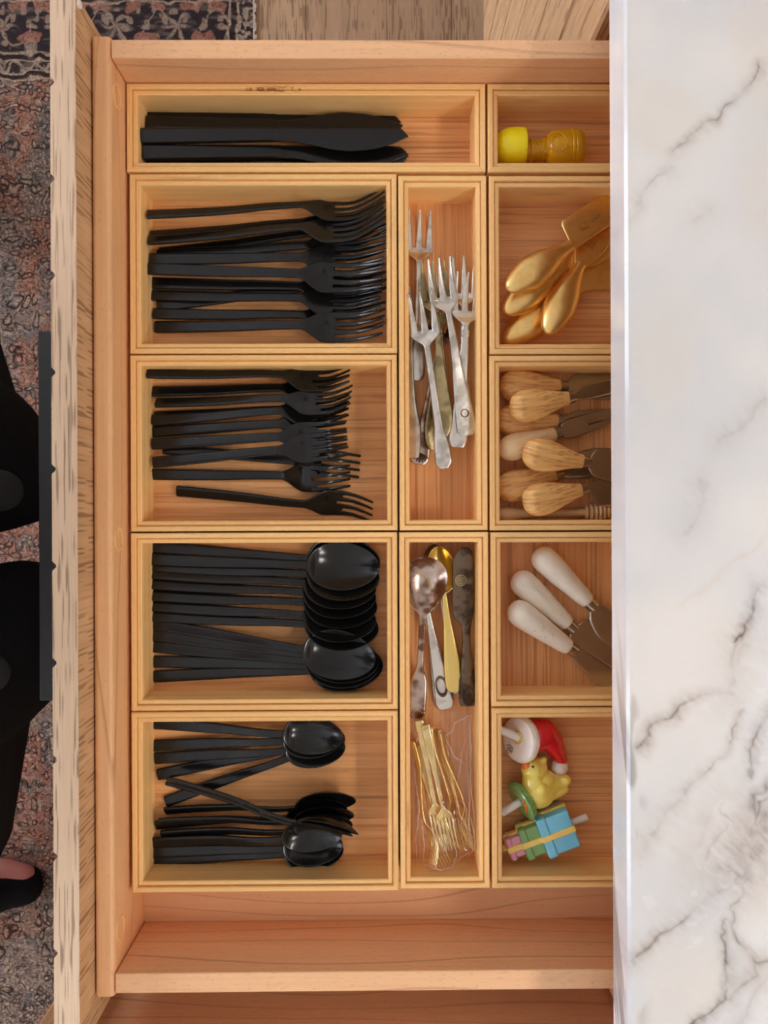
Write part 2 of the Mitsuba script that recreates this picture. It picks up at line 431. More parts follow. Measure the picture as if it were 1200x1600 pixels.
def ease(a, b, n, ends=(1, 1)):
    """n numbers from a to b, closer together at the ends asked for."""
    s = np.linspace(0, 1, n)
    if ends == (1, 1):
        s = (1 - np.cos(math.pi * s)) / 2
    elif ends == (0, 1):
        s = np.sin(s * math.pi / 2)
    elif ends == (1, 0):
        s = 1 - np.cos(s * math.pi / 2)
    return a + (b - a) * s


def sphere(c, r, seg=24):
    return m3.Manifold.sphere(r, seg).translate([float(v) for v in c])


def hull(*balls):
    return m3.Manifold.batch_hull([sphere(c, r) for c, r in balls])


def fuse(parts, edge, it=12):
    """Hulls joined into one smooth closed mesh."""
    m = m3.Manifold.batch_boolean(parts, m3.OpType.Add).refine_to_length(edge).to_mesh()
    tm = trimesh.Trimesh(m.vert_properties[:, :3], m.tri_verts)
    trimesh.smoothing.filter_taubin(tm, iterations=it)
    return tm


def lathe(profile, seg=40):
    """Profile of (x along the axis, radius) turned about x."""
    m = trimesh.creation.revolve(np.array([[r, a] for a, r in profile]), sections=seg)
    v = m.vertices.copy()
    m.vertices = np.stack([v[:, 2], v[:, 0], v[:, 1]], 1)
    if m.volume < 0:
        m.invert()
    return m


ORD = ['first', 'second', 'third', 'fourth', 'fifth', 'sixth', 'seventh', 'eighth', 'ninth', 'tenth', 'eleventh', 'twelfth', 'thirteenth', 'fourteenth', 'fifteenth']
# ------------------------------------------------------------------ the room
scene_planks = []
PW = 0.285
x_seam = float(P(478, 30, 0)[0])
for i in range(-9, 10):
    x0 = x_seam + i * PW
    off = rng.uniform(-0.6, 0.6)
    cuts = [-2.6, -0.9 + off, 1.25 + abs(off) * 0.5, 2.6]
    for a, b in zip(cuts[:-1], cuts[1:]):
        scene_planks.append((max(x0, -2.6), min(x0 + PW, 2.5), a, b, (i * 2 + len(scene_planks)) % 3))
scene_planks = [p for p in scene_planks if p[1] - p[0] > 0.02]
for i, (a, b, c, d, k) in enumerate(scene_planks):
    add(num('floor__plank', i), cham_box(a + 0.0004, b - 0.0004, c + 0.0004, d - 0.0004, -0.02, 0.0, 0.0012), f'floor_oak_{k}', False)
tag('floor', 'brown oak plank floor', kind='structure')
add('ceiling', box_of(-2.7, 2.6, -2.7, 2.7, 2.6, 2.66), 'white_paint', False, 'plain white ceiling', kind='structure')
add('wall_right', box_of(2.5, 2.6, -2.7, 2.7, -0.02, 2.6), 'wall_paint', False, 'pale wall behind the marble counter', kind='structure')
add('wall_top', box_of(-2.7, 2.6, 2.6, 2.7, -0.02, 2.6), 'wall_paint', False, 'pale wall past the rug end', kind='structure')
add('wall_bottom', box_of(-2.7, 2.6, -2.7, -2.6, -0.02, 2.6), 'wall_paint', False, 'pale wall', kind='structure')
WIN = [(-1.75, -0.25), (0.25, 1.75)]
wl = trimesh.creation.box(bounds=[[-2.7, -2.7, -0.02], [-2.6, 2.7, 2.6]])
wall = m3.Manifold.cube([0.1, 5.4, 2.62]).translate([-2.7, -2.7, -0.02])
for a, b in WIN:
    wall -= m3.Manifold.cube([0.3, b - a, 1.5]).translate([-2.8, a, 0.85])
add('wall_left', wall, 'wall_paint', False, 'pale wall with two tall windows', kind='structure')
for i, (a, b) in enumerate(WIN):
    k = f'window_{i + 1}'
    fr = [box_of(-2.69, -2.61, a, b, 0.85, 0.89), box_of(-2.69, -2.61, a, b, 2.31, 2.35), box_of(-2.69, -2.61, a, a + 0.04, 0.89, 2.31), box_of(-2.69, -2.61, b - 0.04, b, 0.89, 2.31),
          box_of(-2.685, -2.615, (a + b) / 2 - 0.015, (a + b) / 2 + 0.015, 0.89, 2.31)]
    add(k + '__frame', cat(*fr), 'white_paint', False)
    pane = trimesh.Trimesh([[-2.66, a, 0.85], [-2.66, b, 0.85], [-2.66, b, 2.35], [-2.66, a, 2.35]], [[0, 1, 2], [0, 2, 3]])
    d = mikit.ply(pane, 'white_paint', False)
    d['emitter'] = {'type': 'area', 'radiance': {'type': 'rgb', 'value': list(WINDOW_LIGHT)}}
    scene[k + '__pane'] = d
    tag(k, f'{("lower", "upper")[i]} daylit window in the left wall', kind='structure')
for i, (x, y) in enumerate([(1.50, -0.55), (1.50, -1.55)]):
    k = num('ceiling_lamp', i)
    ring = trimesh.creation.annulus(0.22, 0.24, 0.03, sections=48); ring.apply_translation([x, y, 2.585])
    add(k + '__rim', ring, 'white_paint')
    disc = trimesh.creation.cylinder(0.22, 0.02, sections=48); disc.apply_translation([x, y, 2.59])
    d = mikit.ply(disc, 'white_paint', False)
    d['emitter'] = {'type': 'area', 'radiance': {'type': 'rgb', 'value': list(CEILING_LIGHT)}}
    scene[k + '__diffuser'] = d
    tag(k, f'{("nearer", "farther")[i]} round flush ceiling lamp over the counter', 'lamp', 'ceiling lamps')

# rug
rm = box_of(-2.3, RUG_X - 0.004, -2.2, RUG_Y + 0.30, 0.0, 0.008)
add('rug__field', rm, 'rug_weave', False)
fr = []
for k in range(330):
    y = RUG_Y + 0.29 - k * 0.0075
    fr.append(box_of(RUG_X - 0.012, RUG_X + rng.uniform(-0.002, 0.004), y - 0.0042, y + 0.0042, 0.0005, 0.0075))
add('rug__fringe', cat(*fr), 'rug_fringe', False, 'pale cream woven edge', kind='stuff')
tag('rug', 'worn dark pink and charcoal oriental rug on the oak floor', 'rug')

# ------------------------------------------------------------------ cabinet, counter, drawers
Y0, Y1 = -0.4260, 0.4107                              # the two ends of the drawer front
slab = cham_box(0.1837, 0.95, -1.6, 1.6, Z_CB, Z_TOP, 0.0022)
add('countertop', slab, 'marble', False, 'polished white marble countertop with grey brown veins beside the open drawer', 'countertop')


def fronted(prefix, x, y0, y1, z0, z1, grooves):
    """A fluted front: a backing board and upright planks with bevelled joints, outer face at x."""
    zt = z1 - 0.0008
    add(prefix + '__board', box_of(x + 0.0061, x + 0.0200, y0, y1, z0, zt - 1e-5), 'oak_upright', False)
    ys = [y1] + [g for g in grooves if y0 + 0.004 < g < y1 - 0.004] + [y0]
    edge = [(x + 0.0200, y0), (x + 0.0200, y1)]
    for i, (b, a) in enumerate(zip(ys[:-1], ys[1:])):
        c = 0.0030; a, b = a + 0.0009 * (i < len(ys) - 2), b - 0.0009 * (i > 0)
        m = prism([(x + 0.006, a), (x + 0.006, b), (x + c, b), (x, b - c), (x, a + c), (x + c, a)], 'z', z0, zt - 1e-5)
        add(num(prefix + '__plank', i), m, 'oak_upright', False)
        edge += [(x + c, b), (x, b - c), (x, a + c), (x + c, a)]
    add(prefix + '__edge_band', prism(edge, 'z', zt, z1), 'oak_front', False)


GR = [0.340 - k * 0.0763 for k in range(-14, 26)]
cab = 'kitchen_cabinet'
fronted(cab + '__door', X_CLOSED, Y1 + 0.003, Y1 + 0.76, 0.147, Z_FRONT, [0.0763 * k + 0.4107 for k in range(10, 0, -1)])
fronted(cab + '__lower_drawer_front', X_CLOSED, Y0, Y1, 0.147, 0.655, GR)
for i, y in enumerate((Y1 + 0.0105, Y0 - 0.0195 + 0.011, Y1 + 0.75, Y0 - 0.47)):
    add(num(cab + '__side_panel', i), box_of(0.2115, 0.80, y - 0.0065, y + 0.0065, 0.1, Z_CB - 0.0005), 'maple_x', False)
add(cab + '__back_panel', box_of(0.80, 0.815, Y0 - 0.48, Y1 + 0.757, 0.1, Z_CB - 0.0005), 'maple_y', False)
add(cab + '__bottom_panel', box_of(0.2115, 0.80, Y0 - 0.48, Y1 + 0.757, 0.0855, 0.1), 'maple_y', False)
add(cab + '__toe_kick', box_of(0.25, 0.27, Y0 - 0.48, Y1 + 0.757, 0.0, 0.085), 'black_matte', False)
tag(cab, 'pale oak base cabinet with upright grooved fronts under the marble counter', 'cabinet')

# the open drawer
rot_y90 = trimesh.transformations.rotation_matrix(math.pi / 2, [0, 1, 0])
dk = 'open_drawer'
fronted(dk + '__front', X_OUT, Y0, Y1, 0.66, Z_FRONT, GR)
bx0 = float(P(145, 800, Z_BOX)[0]); bx1 = float(P(175.5, 800, Z_BOX)[0])
yt0, yt1 = float(P(560, 62, Z_BOX)[1]), float(P(560, 91, Z_BOX)[1])
yb1, yb0 = float(P(560, 1518, Z_BOX)[1]), float(P(560, 1549, Z_BOX)[1])
XB = 0.305                                            # inner face of the drawer back
r = 0.004
bfx = [(bx0, 0.762), (bx1, 0.762), (bx1, Z_BOX - r)] + [(bx1 - r + r * math.cos(a), Z_BOX - r + r * math.sin(a)) for a in np.linspace(0.2, 1.4, 5)] + [(bx1 - r, Z_BOX), (bx0 + r, Z_BOX)] + \
      [(bx0 + r - r * math.sin(a), Z_BOX - r + r * math.cos(a)) for a in np.linspace(0.2, 1.4, 5)] + [(bx0, Z_BOX - r)]
bf = prism([(a, b) for a, b in bfx], 'y', yb0 - 0.0025, yt0 + 0.0025)
add(dk + '__box_front', bf, 'maple_y', 25)
add(dk + '__mounting_rail', box_of(X_OUT + 0.0201, bx0 - 0.0001, yb0 + 0.03, yt0 - 0.03, 0.765, 0.84), 'maple_y', False)
add(dk + '__box_side', cham_box(bx1 + 0.0006, XB, yt1, yt0, 0.762, Z_BOX, 0.0007), 'maple_x', False)
add(dk + '__box_side_001', cham_box(bx1 + 0.0006, XB, yb0, yb1, 0.762, Z_BOX, 0.0007), 'maple_x', False)
add(dk + '__box_back', cham_box(XB, XB + 0.016, yb0, yt0, 0.762, Z_BOX, 0.0007), 'maple_y', False)
add(dk + '__box_bottom', box_of(bx1 + 0.0002, XB - 0.0002, yb1 + 0.0002, yt1 - 0.0002, 0.7606, Z_DF), 'maple_x', False)
for i, (px, py) in enumerate([(182, 151), (187, 842), (188, 1450)]):
    y = float(P(px, py, 0.835)[1])
    ring = trimesh.creation.annulus(0.0088, 0.0098, 0.0008, sections=36)
    ring.apply_transform(trimesh.transformations.rotation_matrix(math.pi / 2, [0, 1, 0])); ring.apply_translation([bx1 + 0.0003, y, 0.835])
    add(num(dk + '__plug', i), ring, 'bamboo_y', 30, 'round pale plug outline' if i == 0 else None)
bm_ = trimesh.creation.cylinder(0.0034, 0.002, sections=24); bm_.apply_transform(rot_y90); bm_.apply_translation([X_OUT + 0.0211, Y1 - 0.0060, 0.8745])
add(dk + '__bumper', bm_, 'peg_plastic', 30, 'small clear bumper pad')
hy1, hy0 = float(P(62, 517, 0.835)[1]), float(P(62, 1095, 0.835)[1])
add(dk + '__handle', cham_box(-0.287, -0.272, hy0, hy1, 0.823, 0.835, 0.0008), 'black_matte', False, 'long flat black bar pull')
for i, y in enumerate((hy0 + 0.03, hy1 - 0.03)):
    add(num(dk + '__handle__post', i), box_of(-0.2721, X_OUT, y - 0.006, y + 0.006, 0.824, 0.834), 'black_matte', False)
tag(dk, 'wide pulled-out oak-fronted drawer with pale maple box holding bamboo trays', 'drawer')

# its neighbour, pulled out a little further
nk = 'neighbour_drawer'
nx = -0.289
ny1 = -0.4300
fronted(nk + '__front', nx, ny1 - 0.45, ny1, 0.40, Z_FRONT, [ny1 - 0.0763 * k for k in range(1, 7)])
add(nk + '__box_side', box_of(nx + 0.036, 0.28, ny1 - 0.0360, ny1 - 0.0200, 0.60, Z_BOX), 'maple_x', False)
add(nk + '__box_side_001', box_of(nx + 0.036, 0.28, ny1 - 0.4300, ny1 - 0.4140, 0.60, Z_BOX), 'maple_x', False)
add(nk + '__box_front', box_of(nx + 0.0201, nx + 0.0359, ny1 - 0.4320, ny1 - 0.0180, 0.60, Z_BOX), 'maple_y', False)
add(nk + '__box_back', box_of(0.2801, 0.296, ny1 - 0.4300, ny1 - 0.0200, 0.60, Z_BOX), 'maple_y', False)
add(nk + '__box_bottom', box_of(nx + 0.0361, 0.2799, ny1 - 0.4138, ny1 - 0.0362, 0.605, 0.615), 'maple_x', False)
tag(nk, 'second opened drawer in shadow below the first, dark maple side showing', 'drawer')
# ------------------------------------------------------------------ bamboo trays
WT = 0.0090


def tray(i, px, label, floor):
    x0, y0, x1, y1 = px
    X0, X1 = P(x0, (y0 + y1) / 2, Z_TRAY)[0], (P(x1, (y0 + y1) / 2, Z_TRAY)[0] if x1 < 960 else 0.285)
    Y1_, Y0_ = P((x0 + min(x1, 960)) / 2, y0, Z_TRAY)[1], P((x0 + min(x1, 960)) / 2, y1, Z_TRAY)[1]
    X0, X1, Y0_, Y1_ = X0 + 2e-4, X1 - 2e-4, Y0_ + 2e-4, Y1_ - 2e-4
    k = num('bamboo_tray', i)
    h = Z_TRAY - Z_DF - 0.0002
    prof = np.array([(0, -h), (0, -0.0009), (0.0009, 0), (0.0040, 0), (0.0045, -0.0006), (0.0045, -0.0040), (0.0053, -0.0040), (0.0053, -0.0026), (0.0056, -0.0024), (WT - 0.0008, -0.0024), (WT, -0.0032), (WT, -h)])
    C = [(X0, Y1_), (X1, Y1_), (X1, Y0_), (X0, Y0_)]          # clockwise from the upper left
    for s in range(4):
        a, b = np.array(C[s]), np.array(C[(s + 1) % 4])
        d = (b - a) / np.linalg.norm(b - a); nrm = np.array([d[1], -d[0]])
        va = [np.append(a + d * (o + 3e-5) + nrm * o, Z_TRAY + z) for o, z in prof]
        vb = [np.append(b - d * (o + 3e-5) + nrm * o, Z_TRAY + z) for o, z in prof]
        n = len(prof)
        f = []
        for q in range(n):
            r_ = (q + 1) % n
            f += [[q, r_, n + r_], [q, n + r_, n + q]]
        from shapely.geometry import Polygon
        tri = trimesh.creation.triangulate_polygon(Polygon(prof), engine='earcut')
        idx = [int(np.argmin(((prof - p) ** 2).sum(1))) for p in tri[0]]
        caps = np.array([[idx[j] for j in t] for t in tri[1]])
        m = trimesh.Trimesh(np.array(va + vb), np.vstack([f, caps, caps[:, ::-1] + n]), process=False)
        trimesh.repair.fix_normals(m)
        if m.volume < 0:
            m.invert()
        add(num(k + '__wall', s), m, 'bamboo_x' if s % 2 == 0 else 'bamboo_y', False)
    add(k + '__base', box_of(X0 + WT + 1e-5, X1 - WT - 1e-5, Y0_ + WT + 1e-5, Y1_ - WT - 1e-5, Z_DF + 0.0002, Z_TF), floor, False)
    tag(k, label, 'tray')
    return Pile(X0 + WT, X1 - WT, Y0_ + WT, Y1_ - WT)


class Pile:
    """What lies in a tray: the height of its surface on a millimetre grid, so that each thing can come to rest on those below."""
    R = 0.0008

    def __init__(self, x0, x1, y0, y1):
        self.x0, self.y0 = x0 - 0.03, y0 - 0.03
        self.n = (int((x1 - x0 + 0.06) / self.R) + 1, int((y1 - y0 + 0.06) / self.R) + 1)
        self.H = np.full(self.n, Z_TF + 0.0001)

    def cell(self, q):
        return np.clip(((q[:, 0] - self.x0) / self.R).astype(int), 0, self.n[0] - 1), np.clip(((q[:, 1] - self.y0) / self.R).astype(int), 0, self.n[1] - 1)

    def rest(self, q, soft):
        i, j = self.cell(q)
        d = self.H[i, j] - q[:, 2]
        return float(max(np.partition(d, int(len(d) * soft))[int(len(d) * soft)], Z_TF - q[:, 2].min()))

    def put(self, q):
        i, j = self.cell(q)
        np.maximum.at(self.H, (i, j), q[:, 2])


def rot(axis, deg):
    return trimesh.transformations.rotation_matrix(math.radians(deg), {'x': [1, 0, 0], 'y': [0, 1, 0], 'z': [0, 0, 1]}[axis])


class Kind:
    """One kind of thing: its parts as (name, mesh, material, label), laid along x from x=0; cloud = points for coming to rest."""

    def __init__(self, parts, L, smooth=40):
        self.L, self.parts = L, []
        pts = []
        for name, mesh, mat, lab in parts:
            sm = True if mat in ('handle_wood', 'pale_wood') else smooth
            self.parts.append((name, mikit.ply(mesh, mat, sm, uv=mesh.vertices[:, :2] if sm is True else None), lab))
            tm = mesh.copy()
            tm = trimesh.Trimesh(tm.vertices, tm.faces, process=False)
            v, f = trimesh.remesh.subdivide_to_size(tm.vertices, tm.faces, 0.0022, max_iter=12)
            pts.append(np.unique(np.round(v, 5), axis=0))
        self.cloud = np.vstack(pts)

    def emit(self, key, M, label, category, group):
        for name, d, lab in self.parts:
            k = key if name is None else f'{key}__{name}'
            scene[k] = {**d, 'to_world': T(M.tolist())}
            if lab and name is not None:
                tag(k, lab)
        tag(key, label, category, group)


def lay(pile, kind, e, t, roll=0.0, flip=False, pitches=None, lift=0.0, soft=0.997):
    """Rest a thing on the pile with its x=0 end above pixel e and its far end above pixel t; returns its matrix."""
    best_p, off = 0.0, Z_TF
    pitches = np.linspace(-7, 7, 29) if pitches is None else pitches
    A = np.array([0, 0, 0.0, 1]); B = np.array([kind.L, 0, 0.0, 1])
    hB = kind.cloud[kind.cloud[:, 0] > kind.L * 0.97]
    B[1:3] = hB[:, 1:].mean(0); A[2] = kind.cloud[kind.cloud[:, 0] < kind.L * 0.04][:, 2].mean()
    M = np.eye(4)
    for it in range(3):
        best = None
        for p in ([best_p] if it == 2 else pitches):
            R0 = rot('y', -p) @ rot('x', roll + (180 if flip else 0))
            a, b = R0 @ A, R0 @ B
            za, zb = off + a[2], off + b[2]
            pa, pb = P(*e, za)[:2], P(*t, zb)[:2]
            yaw = math.atan2(*(pb - pa)[::-1]) - math.atan2(b[1] - a[1], b[0] - a[0])
            R1 = rot('z', math.degrees(yaw)) @ R0
            mid = ((R1 @ A) + (R1 @ B))[:2] / 2
            Mx = R1.copy(); Mx[:2, 3] = (pa + pb) / 2 - mid
            q = kind.cloud @ Mx[:3, :3].T + Mx[:3, 3]
            o = pile.rest(q, soft)
            en = o + q[:, 2].mean()
            if best is None or en < best[0]:
                best = (en, p, o, Mx, q)
        _, best_p, off, M, q = best
    M[2, 3] += off + 0.00015 + lift
    q = q + [0, 0, off + lift]
    pile.put(q)
    return M


TRAYS = [
    ((197, 129.5, 759, 268), 'long bamboo tray along the top holding the black dinner knives', 'bamboo_floor_x'),
    ((202, 271, 620.5, 552), 'bamboo tray holding the large black dinner forks', 'bamboo_floor_x'),
    ((203, 554, 621, 830), 'bamboo tray holding the small black salad forks', 'bamboo_floor_x'),
    ((204, 832, 621.5, 1110), 'bamboo tray holding the large black tablespoons', 'bamboo_floor_x'),
    ((205, 1112, 622.5, 1394), 'bamboo tray holding the small black teaspoons', 'bamboo_floor_x'),
    ((623, 273.5, 761.5, 829), 'narrow bamboo tray holding the silver forks', 'bamboo_floor_y'),
    ((624.5, 831, 764.5, 1389), 'narrow bamboo tray holding the silver spoons and the bag of gold forks', 'bamboo_floor_y'),
    ((762, 130, 1200, 268.5), 'bamboo tray holding the yellow capped bottle', 'bamboo_floor_x'),
    ((764.5, 274, 1200, 553), 'bamboo tray holding the gold cheese spreaders', 'bamboo_floor_x'),
    ((765, 555, 1200, 829), 'bamboo tray holding the wooden handled cheese knives', 'bamboo_floor_y'),
    ((767, 831, 1200, 1104), 'bamboo tray holding the white stone handled knives', 'bamboo_floor_y'),
    ((768.5, 1106, 1200, 1388), 'bamboo tray holding the ceramic party ornaments', 'bamboo_floor_x'),
]
PILES = [tray(i, *t) for i, t in enumerate(TRAYS)]
# ------------------------------------------------------------------ black cutlery


def fork_kind(L, outline, f_neck, f_sh, f_slot, W, tipW, n, zp, th, mat, tine=(0.74, 0.34), slotvar=None, extra=(), sqh=9.0, hmat=None):
    """A fork: outline = handle half widths by fraction of the length, head of width W, n tines."""
    x = ease(0, f_neck, 26, (1, 0))
    z = pch(zp, x)
    hw = pch(outline, x)
    hw[0] *= 0.80; hw[1] *= 0.95
    handle = ribbon(x * L, z, hw, pch([(0, th * 1.9), (f_neck * 0.7, th * 1.5), (f_neck, th * 1.25)], x), nv=13, sq=sqh)
    x = np.linspace(f_neck, f_slot, 18)
    s = np.clip((x - f_neck) / (f_sh - f_neck), 0, 1); s = s * s * (3 - 2 * s)
    hwh = outline[-1][1] + (W / 2 - outline[-1][1]) * s
    hwh = np.where(x > f_sh, W / 2 - (x - f_sh) / (1 - f_sh) * (W - tipW) / 2 * 0.35, hwh)
    sg = 0.0012 * s
    head = [ribbon(x * L, pch(zp, x), hwh, pch([(f_neck, th * 1.25), (f_sh, th), (f_slot, th * 0.95)], x), sag=sg, nv=17, sq=10.0)]
    Wr = 2 * hwh[-1]
    pitch = Wr / n
    for k in range(n):
        o = k - (n - 1) / 2
        wr = pitch * tine[0]
        y0 = o * (Wr - wr) / (n - 1); y1 = o * (tipW - pitch * tine[1]) / (n - 1)
        f0 = f_slot - 0.012
        if slotvar is not None and 0 < k < n - 1:
            f0 = f_slot - 0.012
        xt = ease(f0, 1.0, 16, (0, 1))
        q = (xt - f0) / (1 - f0)
        w = (wr + (pitch * tine[1] - wr) * q) / 2
        w[-1] *= 0.35
        ends = 1 + 0.02 * 0
        head.append(ribbon(xt * L * ends, pch(zp, xt) - 0.0012 * (1 - (2 * o / (n - 1 + 1e-9)) ** 2) * (1 - q) * 0.8, w, th * (1 - 0.35 * q), yc=y0 + (y1 - y0) * q, nv=7, sq=5.0))
    if slotvar is not None:                                   # webs that close the outer slots a little further out
        for k in range(n - 1):
            o = k - (n - 2) / 2
            ln = slotvar[k]
            if ln > 0:
                yy = o * Wr / n
                head.append(ribbon(np.linspace(f_slot - 0.01, f_slot + ln, 5) * L, pch(zp, np.linspace(f_slot - 0.01, f_slot + ln, 5)) - 0.0008, np.array([1, 1, 0.95, 0.8, 0.4]) * pitch * 0.3, th * 0.9, yc=yy, nv=7))
    parts = [('handle', handle, hmat or mat, None), ('head', cat(*head), mat, None)]
    return Kind(parts + list(extra), L)


def stamp(x, y, z, s):
    fr = [box_of(-s, s, -s, -s * 0.72, 0, 0.00022), box_of(-s, s, s * 0.72, s, 0, 0.00022), box_of(-s, -s * 0.72, -s, s, 0, 0.00022), box_of(s * 0.72, s, -s, s, 0, 0.00022),
          box_of(-s * 0.4, s * 0.1, -s * 0.4, s * 0.4, 0, 0.00018)]
    m = cat(*fr); m.apply_translation([x, y, z])
    return ('stamp', m, 'black_stamp', 'tiny square maker stamp')


ZF = [(0, 0.0022), (0.30, 0.0045), (0.56, 0.0090), (0.65, 0.0096), (0.71, 0.0062), (0.77, 0.0026), (0.83, 0.0022), (0.87, 0.0034), (0.93, 0.0092), (1, 0.0190)]
DINNER = fork_kind(0.2125, [(0, 0.0055), (0.2, 0.0053), (0.55, 0.0043), (0.64, 0.0040)], 0.64, 0.745, 0.79, 0.0285, 0.0235, 4, ZF, 0.0019, 'black_steel',
                   extra=[stamp(0.2125 * 0.752, 0.0055, 0.00385, 0.0016)])
ZS = [(0, 0.0022), (0.30, 0.0045), (0.56, 0.0090), (0.65, 0.0096), (0.72, 0.0066), (0.78, 0.0028), (0.84, 0.0022), (0.89, 0.0036), (0.94, 0.0082), (1, 0.0155)]
SALAD = fork_kind(0.1815, [(0, 0.0053), (0.2, 0.0051), (0.55, 0.0042), (0.65, 0.0039)], 0.65, 0.765, 0.815, 0.0262, 0.0218, 4, ZS, 0.0019, 'black_steel',
                  slotvar=(0.03, 0.0, 0.03), extra=[stamp(0.1815 * 0.765, 0.0045, 0.00450, 0.0015)])


def spoon_kind(L, hw_end, hw_neck, f_b, W, depth, zp, th, mat, outline=None, egg=0.12, extra=(), hmat=None, hth=1.9):
    x = ease(0, f_b, 26, (1, 0))
    hw = pch(outline or [(0, hw_end), (0.2, hw_end * 0.98), (f_b * 0.85, hw_neck * 1.05), (f_b, hw_neck)], x)
    hw[0] *= 0.80; hw[1] *= 0.95
    handle = ribbon(x * L, pch(zp, x), hw, pch([(0, th * hth), (f_b * 0.7, th * 1.6), (f_b, th * 1.4)], x), nv=13, sq=9.0)
    s = (1 - np.cos(np.linspace(0.0, math.pi, 34))) / 2
    xb = f_b + (1 - f_b) * s
    v = np.clip(2 * s - 1, -1, 1)
    round_ = np.sqrt(np.maximum(1 - v ** 2, 0)) * (1 - egg * v)
    base = hw_neck * (1 - np.clip(s / 0.3, 0, 1)) ** 1.0
    hb = np.maximum(W / 2 * round_, base)
    hb[0] = hw_neck
    for _ in range(2):                                        # ease the shoulders into the neck
        hb[1:10] = (hb[0:9] + 2 * hb[1:10] + hb[2:11]) / 4
    hb[-1] = W * 0.03
    sag = depth * np.maximum(1 - v ** 2, 0) * np.clip(s / 0.12, 0, 1)
    bowl = ribbon(xb * L, pch(zp, xb), hb, pch([(f_b, th * 1.4), (f_b + 0.1, th * 0.75), (1, th * 0.62)], xb), sag=sag, nv=21, sq=14.0)
    return Kind([('handle', handle, hmat or mat, None), ('bowl', bowl, mat, None)] + list(extra), L, smooth=50)


ZT = [(0, 0.0030), (0.35, 0.0058), (0.58, 0.0118), (0.67, 0.0128), (0.74, 0.0110), (0.85, 0.0100), (1, 0.0108)]
TABLE = spoon_kind(0.2115, 0.0056, 0.0036, 0.685, 0.0440, 0.0088, ZT, 0.0019, 'black_steel', egg=0.10)
TEA = spoon_kind(0.1770, 0.0053, 0.0034, 0.690, 0.0345, 0.0080, ZT, 0.0018, 'black_steel', egg=0.12)


def knife_kind():
    L = 0.2380
    x = ease(0, 0.50, 22, (1, 0))
    hw = pch([(0, 0.0070), (0.45, 0.0062), (0.5, 0.0061)], x); hw[0] *= 0.8; hw[1] *= 0.96
    handle = ribbon(x * L, 0.0033, hw, pch([(0, 0.0066), (0.46, 0.0058), (0.5, 0.0040)], x), nv=13, sq=10.0)
    x = ease(0.5, 1.0, 34, (0, 1))
    spine = pch([(0.5, 0.0061), (0.7, 0.0058), (0.9, 0.0052), (0.97, 0.0040), (1.0, -0.0030)], x)
    edge = pch([(0.5, -0.0061), (0.56, -0.0066), (0.64, -0.0100), (0.72, -0.0142), (0.78, -0.0156), (0.85, -0.0146), (0.93, -0.0105), (0.98, -0.0060), (1.0, -0.0036)], x)
    blade = ribbon(x * L, 0.0033, (spine - edge) / 2, pch([(0.5, 0.0040), (0.53, 0.0024), (1.0, 0.0015)], x), yc=(spine + edge) / 2, nv=13, sq=6.0)
    x = np.linspace(0.497, 0.512, 4)
    collar = ribbon(x * L, 0.0033, 0.0063, 0.0046, nv=9, sq=8.0)
    return Kind([('handle', handle, 'black_steel', None), ('blade', blade, 'black_steel', None), ('collar', collar, 'black_steel', None)], L)


KNIFE = knife_kind()


def batch(pile, name, kind, items, category, what, where, group, soft=0.997):
    """items bottom to top: (handle end px, tip px, roll, flip); the labels count them down the photograph by their handle ends."""
    order = sorted(range(len(items)), key=lambda i: items[i][0][1])
    for i, it in enumerate(items):
        e, t, roll = it[:3]
        M = lay(pile, kind, e, t, roll, *(it[3:4]), soft=soft)
        rank = order.index(i)
        note = it[4] if len(it) > 4 else ''
        pos = 'topmost' if rank == 0 else 'lowest' if rank == len(items) - 1 else ORD[rank]
        lab = f'{what}, {note + ", " if note else ""}its handle end {pos if pos in ("topmost", "lowest") else pos + " down"} in {where}'
        kind.emit(num(name, i), M, lab, category, group)


batch(PILES[0], 'black_dinner_knife', KNIFE, [
    ((236, 256), (624, 258), 0), ((235, 250), (632, 246), 6, True), ((231, 239), (631, 240), 0), ((225, 182), (624, 190), -8),
    ((223, 200), (630, 205), -10, True), ((228, 216), (632, 214), 4)],
    'knife', 'matte black dinner knife', 'the long top tray', 'black dinner knives')
batch(PILES[1], 'black_dinner_fork', DINNER, [
    ((249, 478), (600, 432), 0), ((240, 490), (601, 490), -18), ((256, 394), (601, 345), -20), ((252, 399), (602, 372), -4), ((234, 369), (602, 332), -26),
    ((232, 442), (601, 448), -6), ((233, 461), (600, 464), -16), ((234, 405), (601, 398), -4), ((233, 380), (601, 342), -30), ((235, 342), (601, 314), -34),
    ((229, 420), (600, 430), 0), ((237, 511), (604, 504), -6)],
    'fork', 'matte black dinner fork', 'its tray', 'large black dinner forks')
batch(PILES[2], 'black_salad_fork', SALAD, [
    ((266, 702), (551, 728), 0, True, 'face down'), ((236, 612), (548, 602), -20), ((240, 651), (547, 634), -20), ((235.5, 741), (550, 744), 20, True, 'face down'),
    ((232, 675), (547, 655), 2), ((233, 657), (547, 632), -16), ((233, 694), (547, 676), 0), ((235.5, 723), (548, 692), 0), ((245, 629), (548, 618), -30),
    ((236, 587), (547, 588), -32), ((274, 767), (584, 799), 28)],
    'fork', 'matte black salad fork', 'its tray', 'small black salad forks')
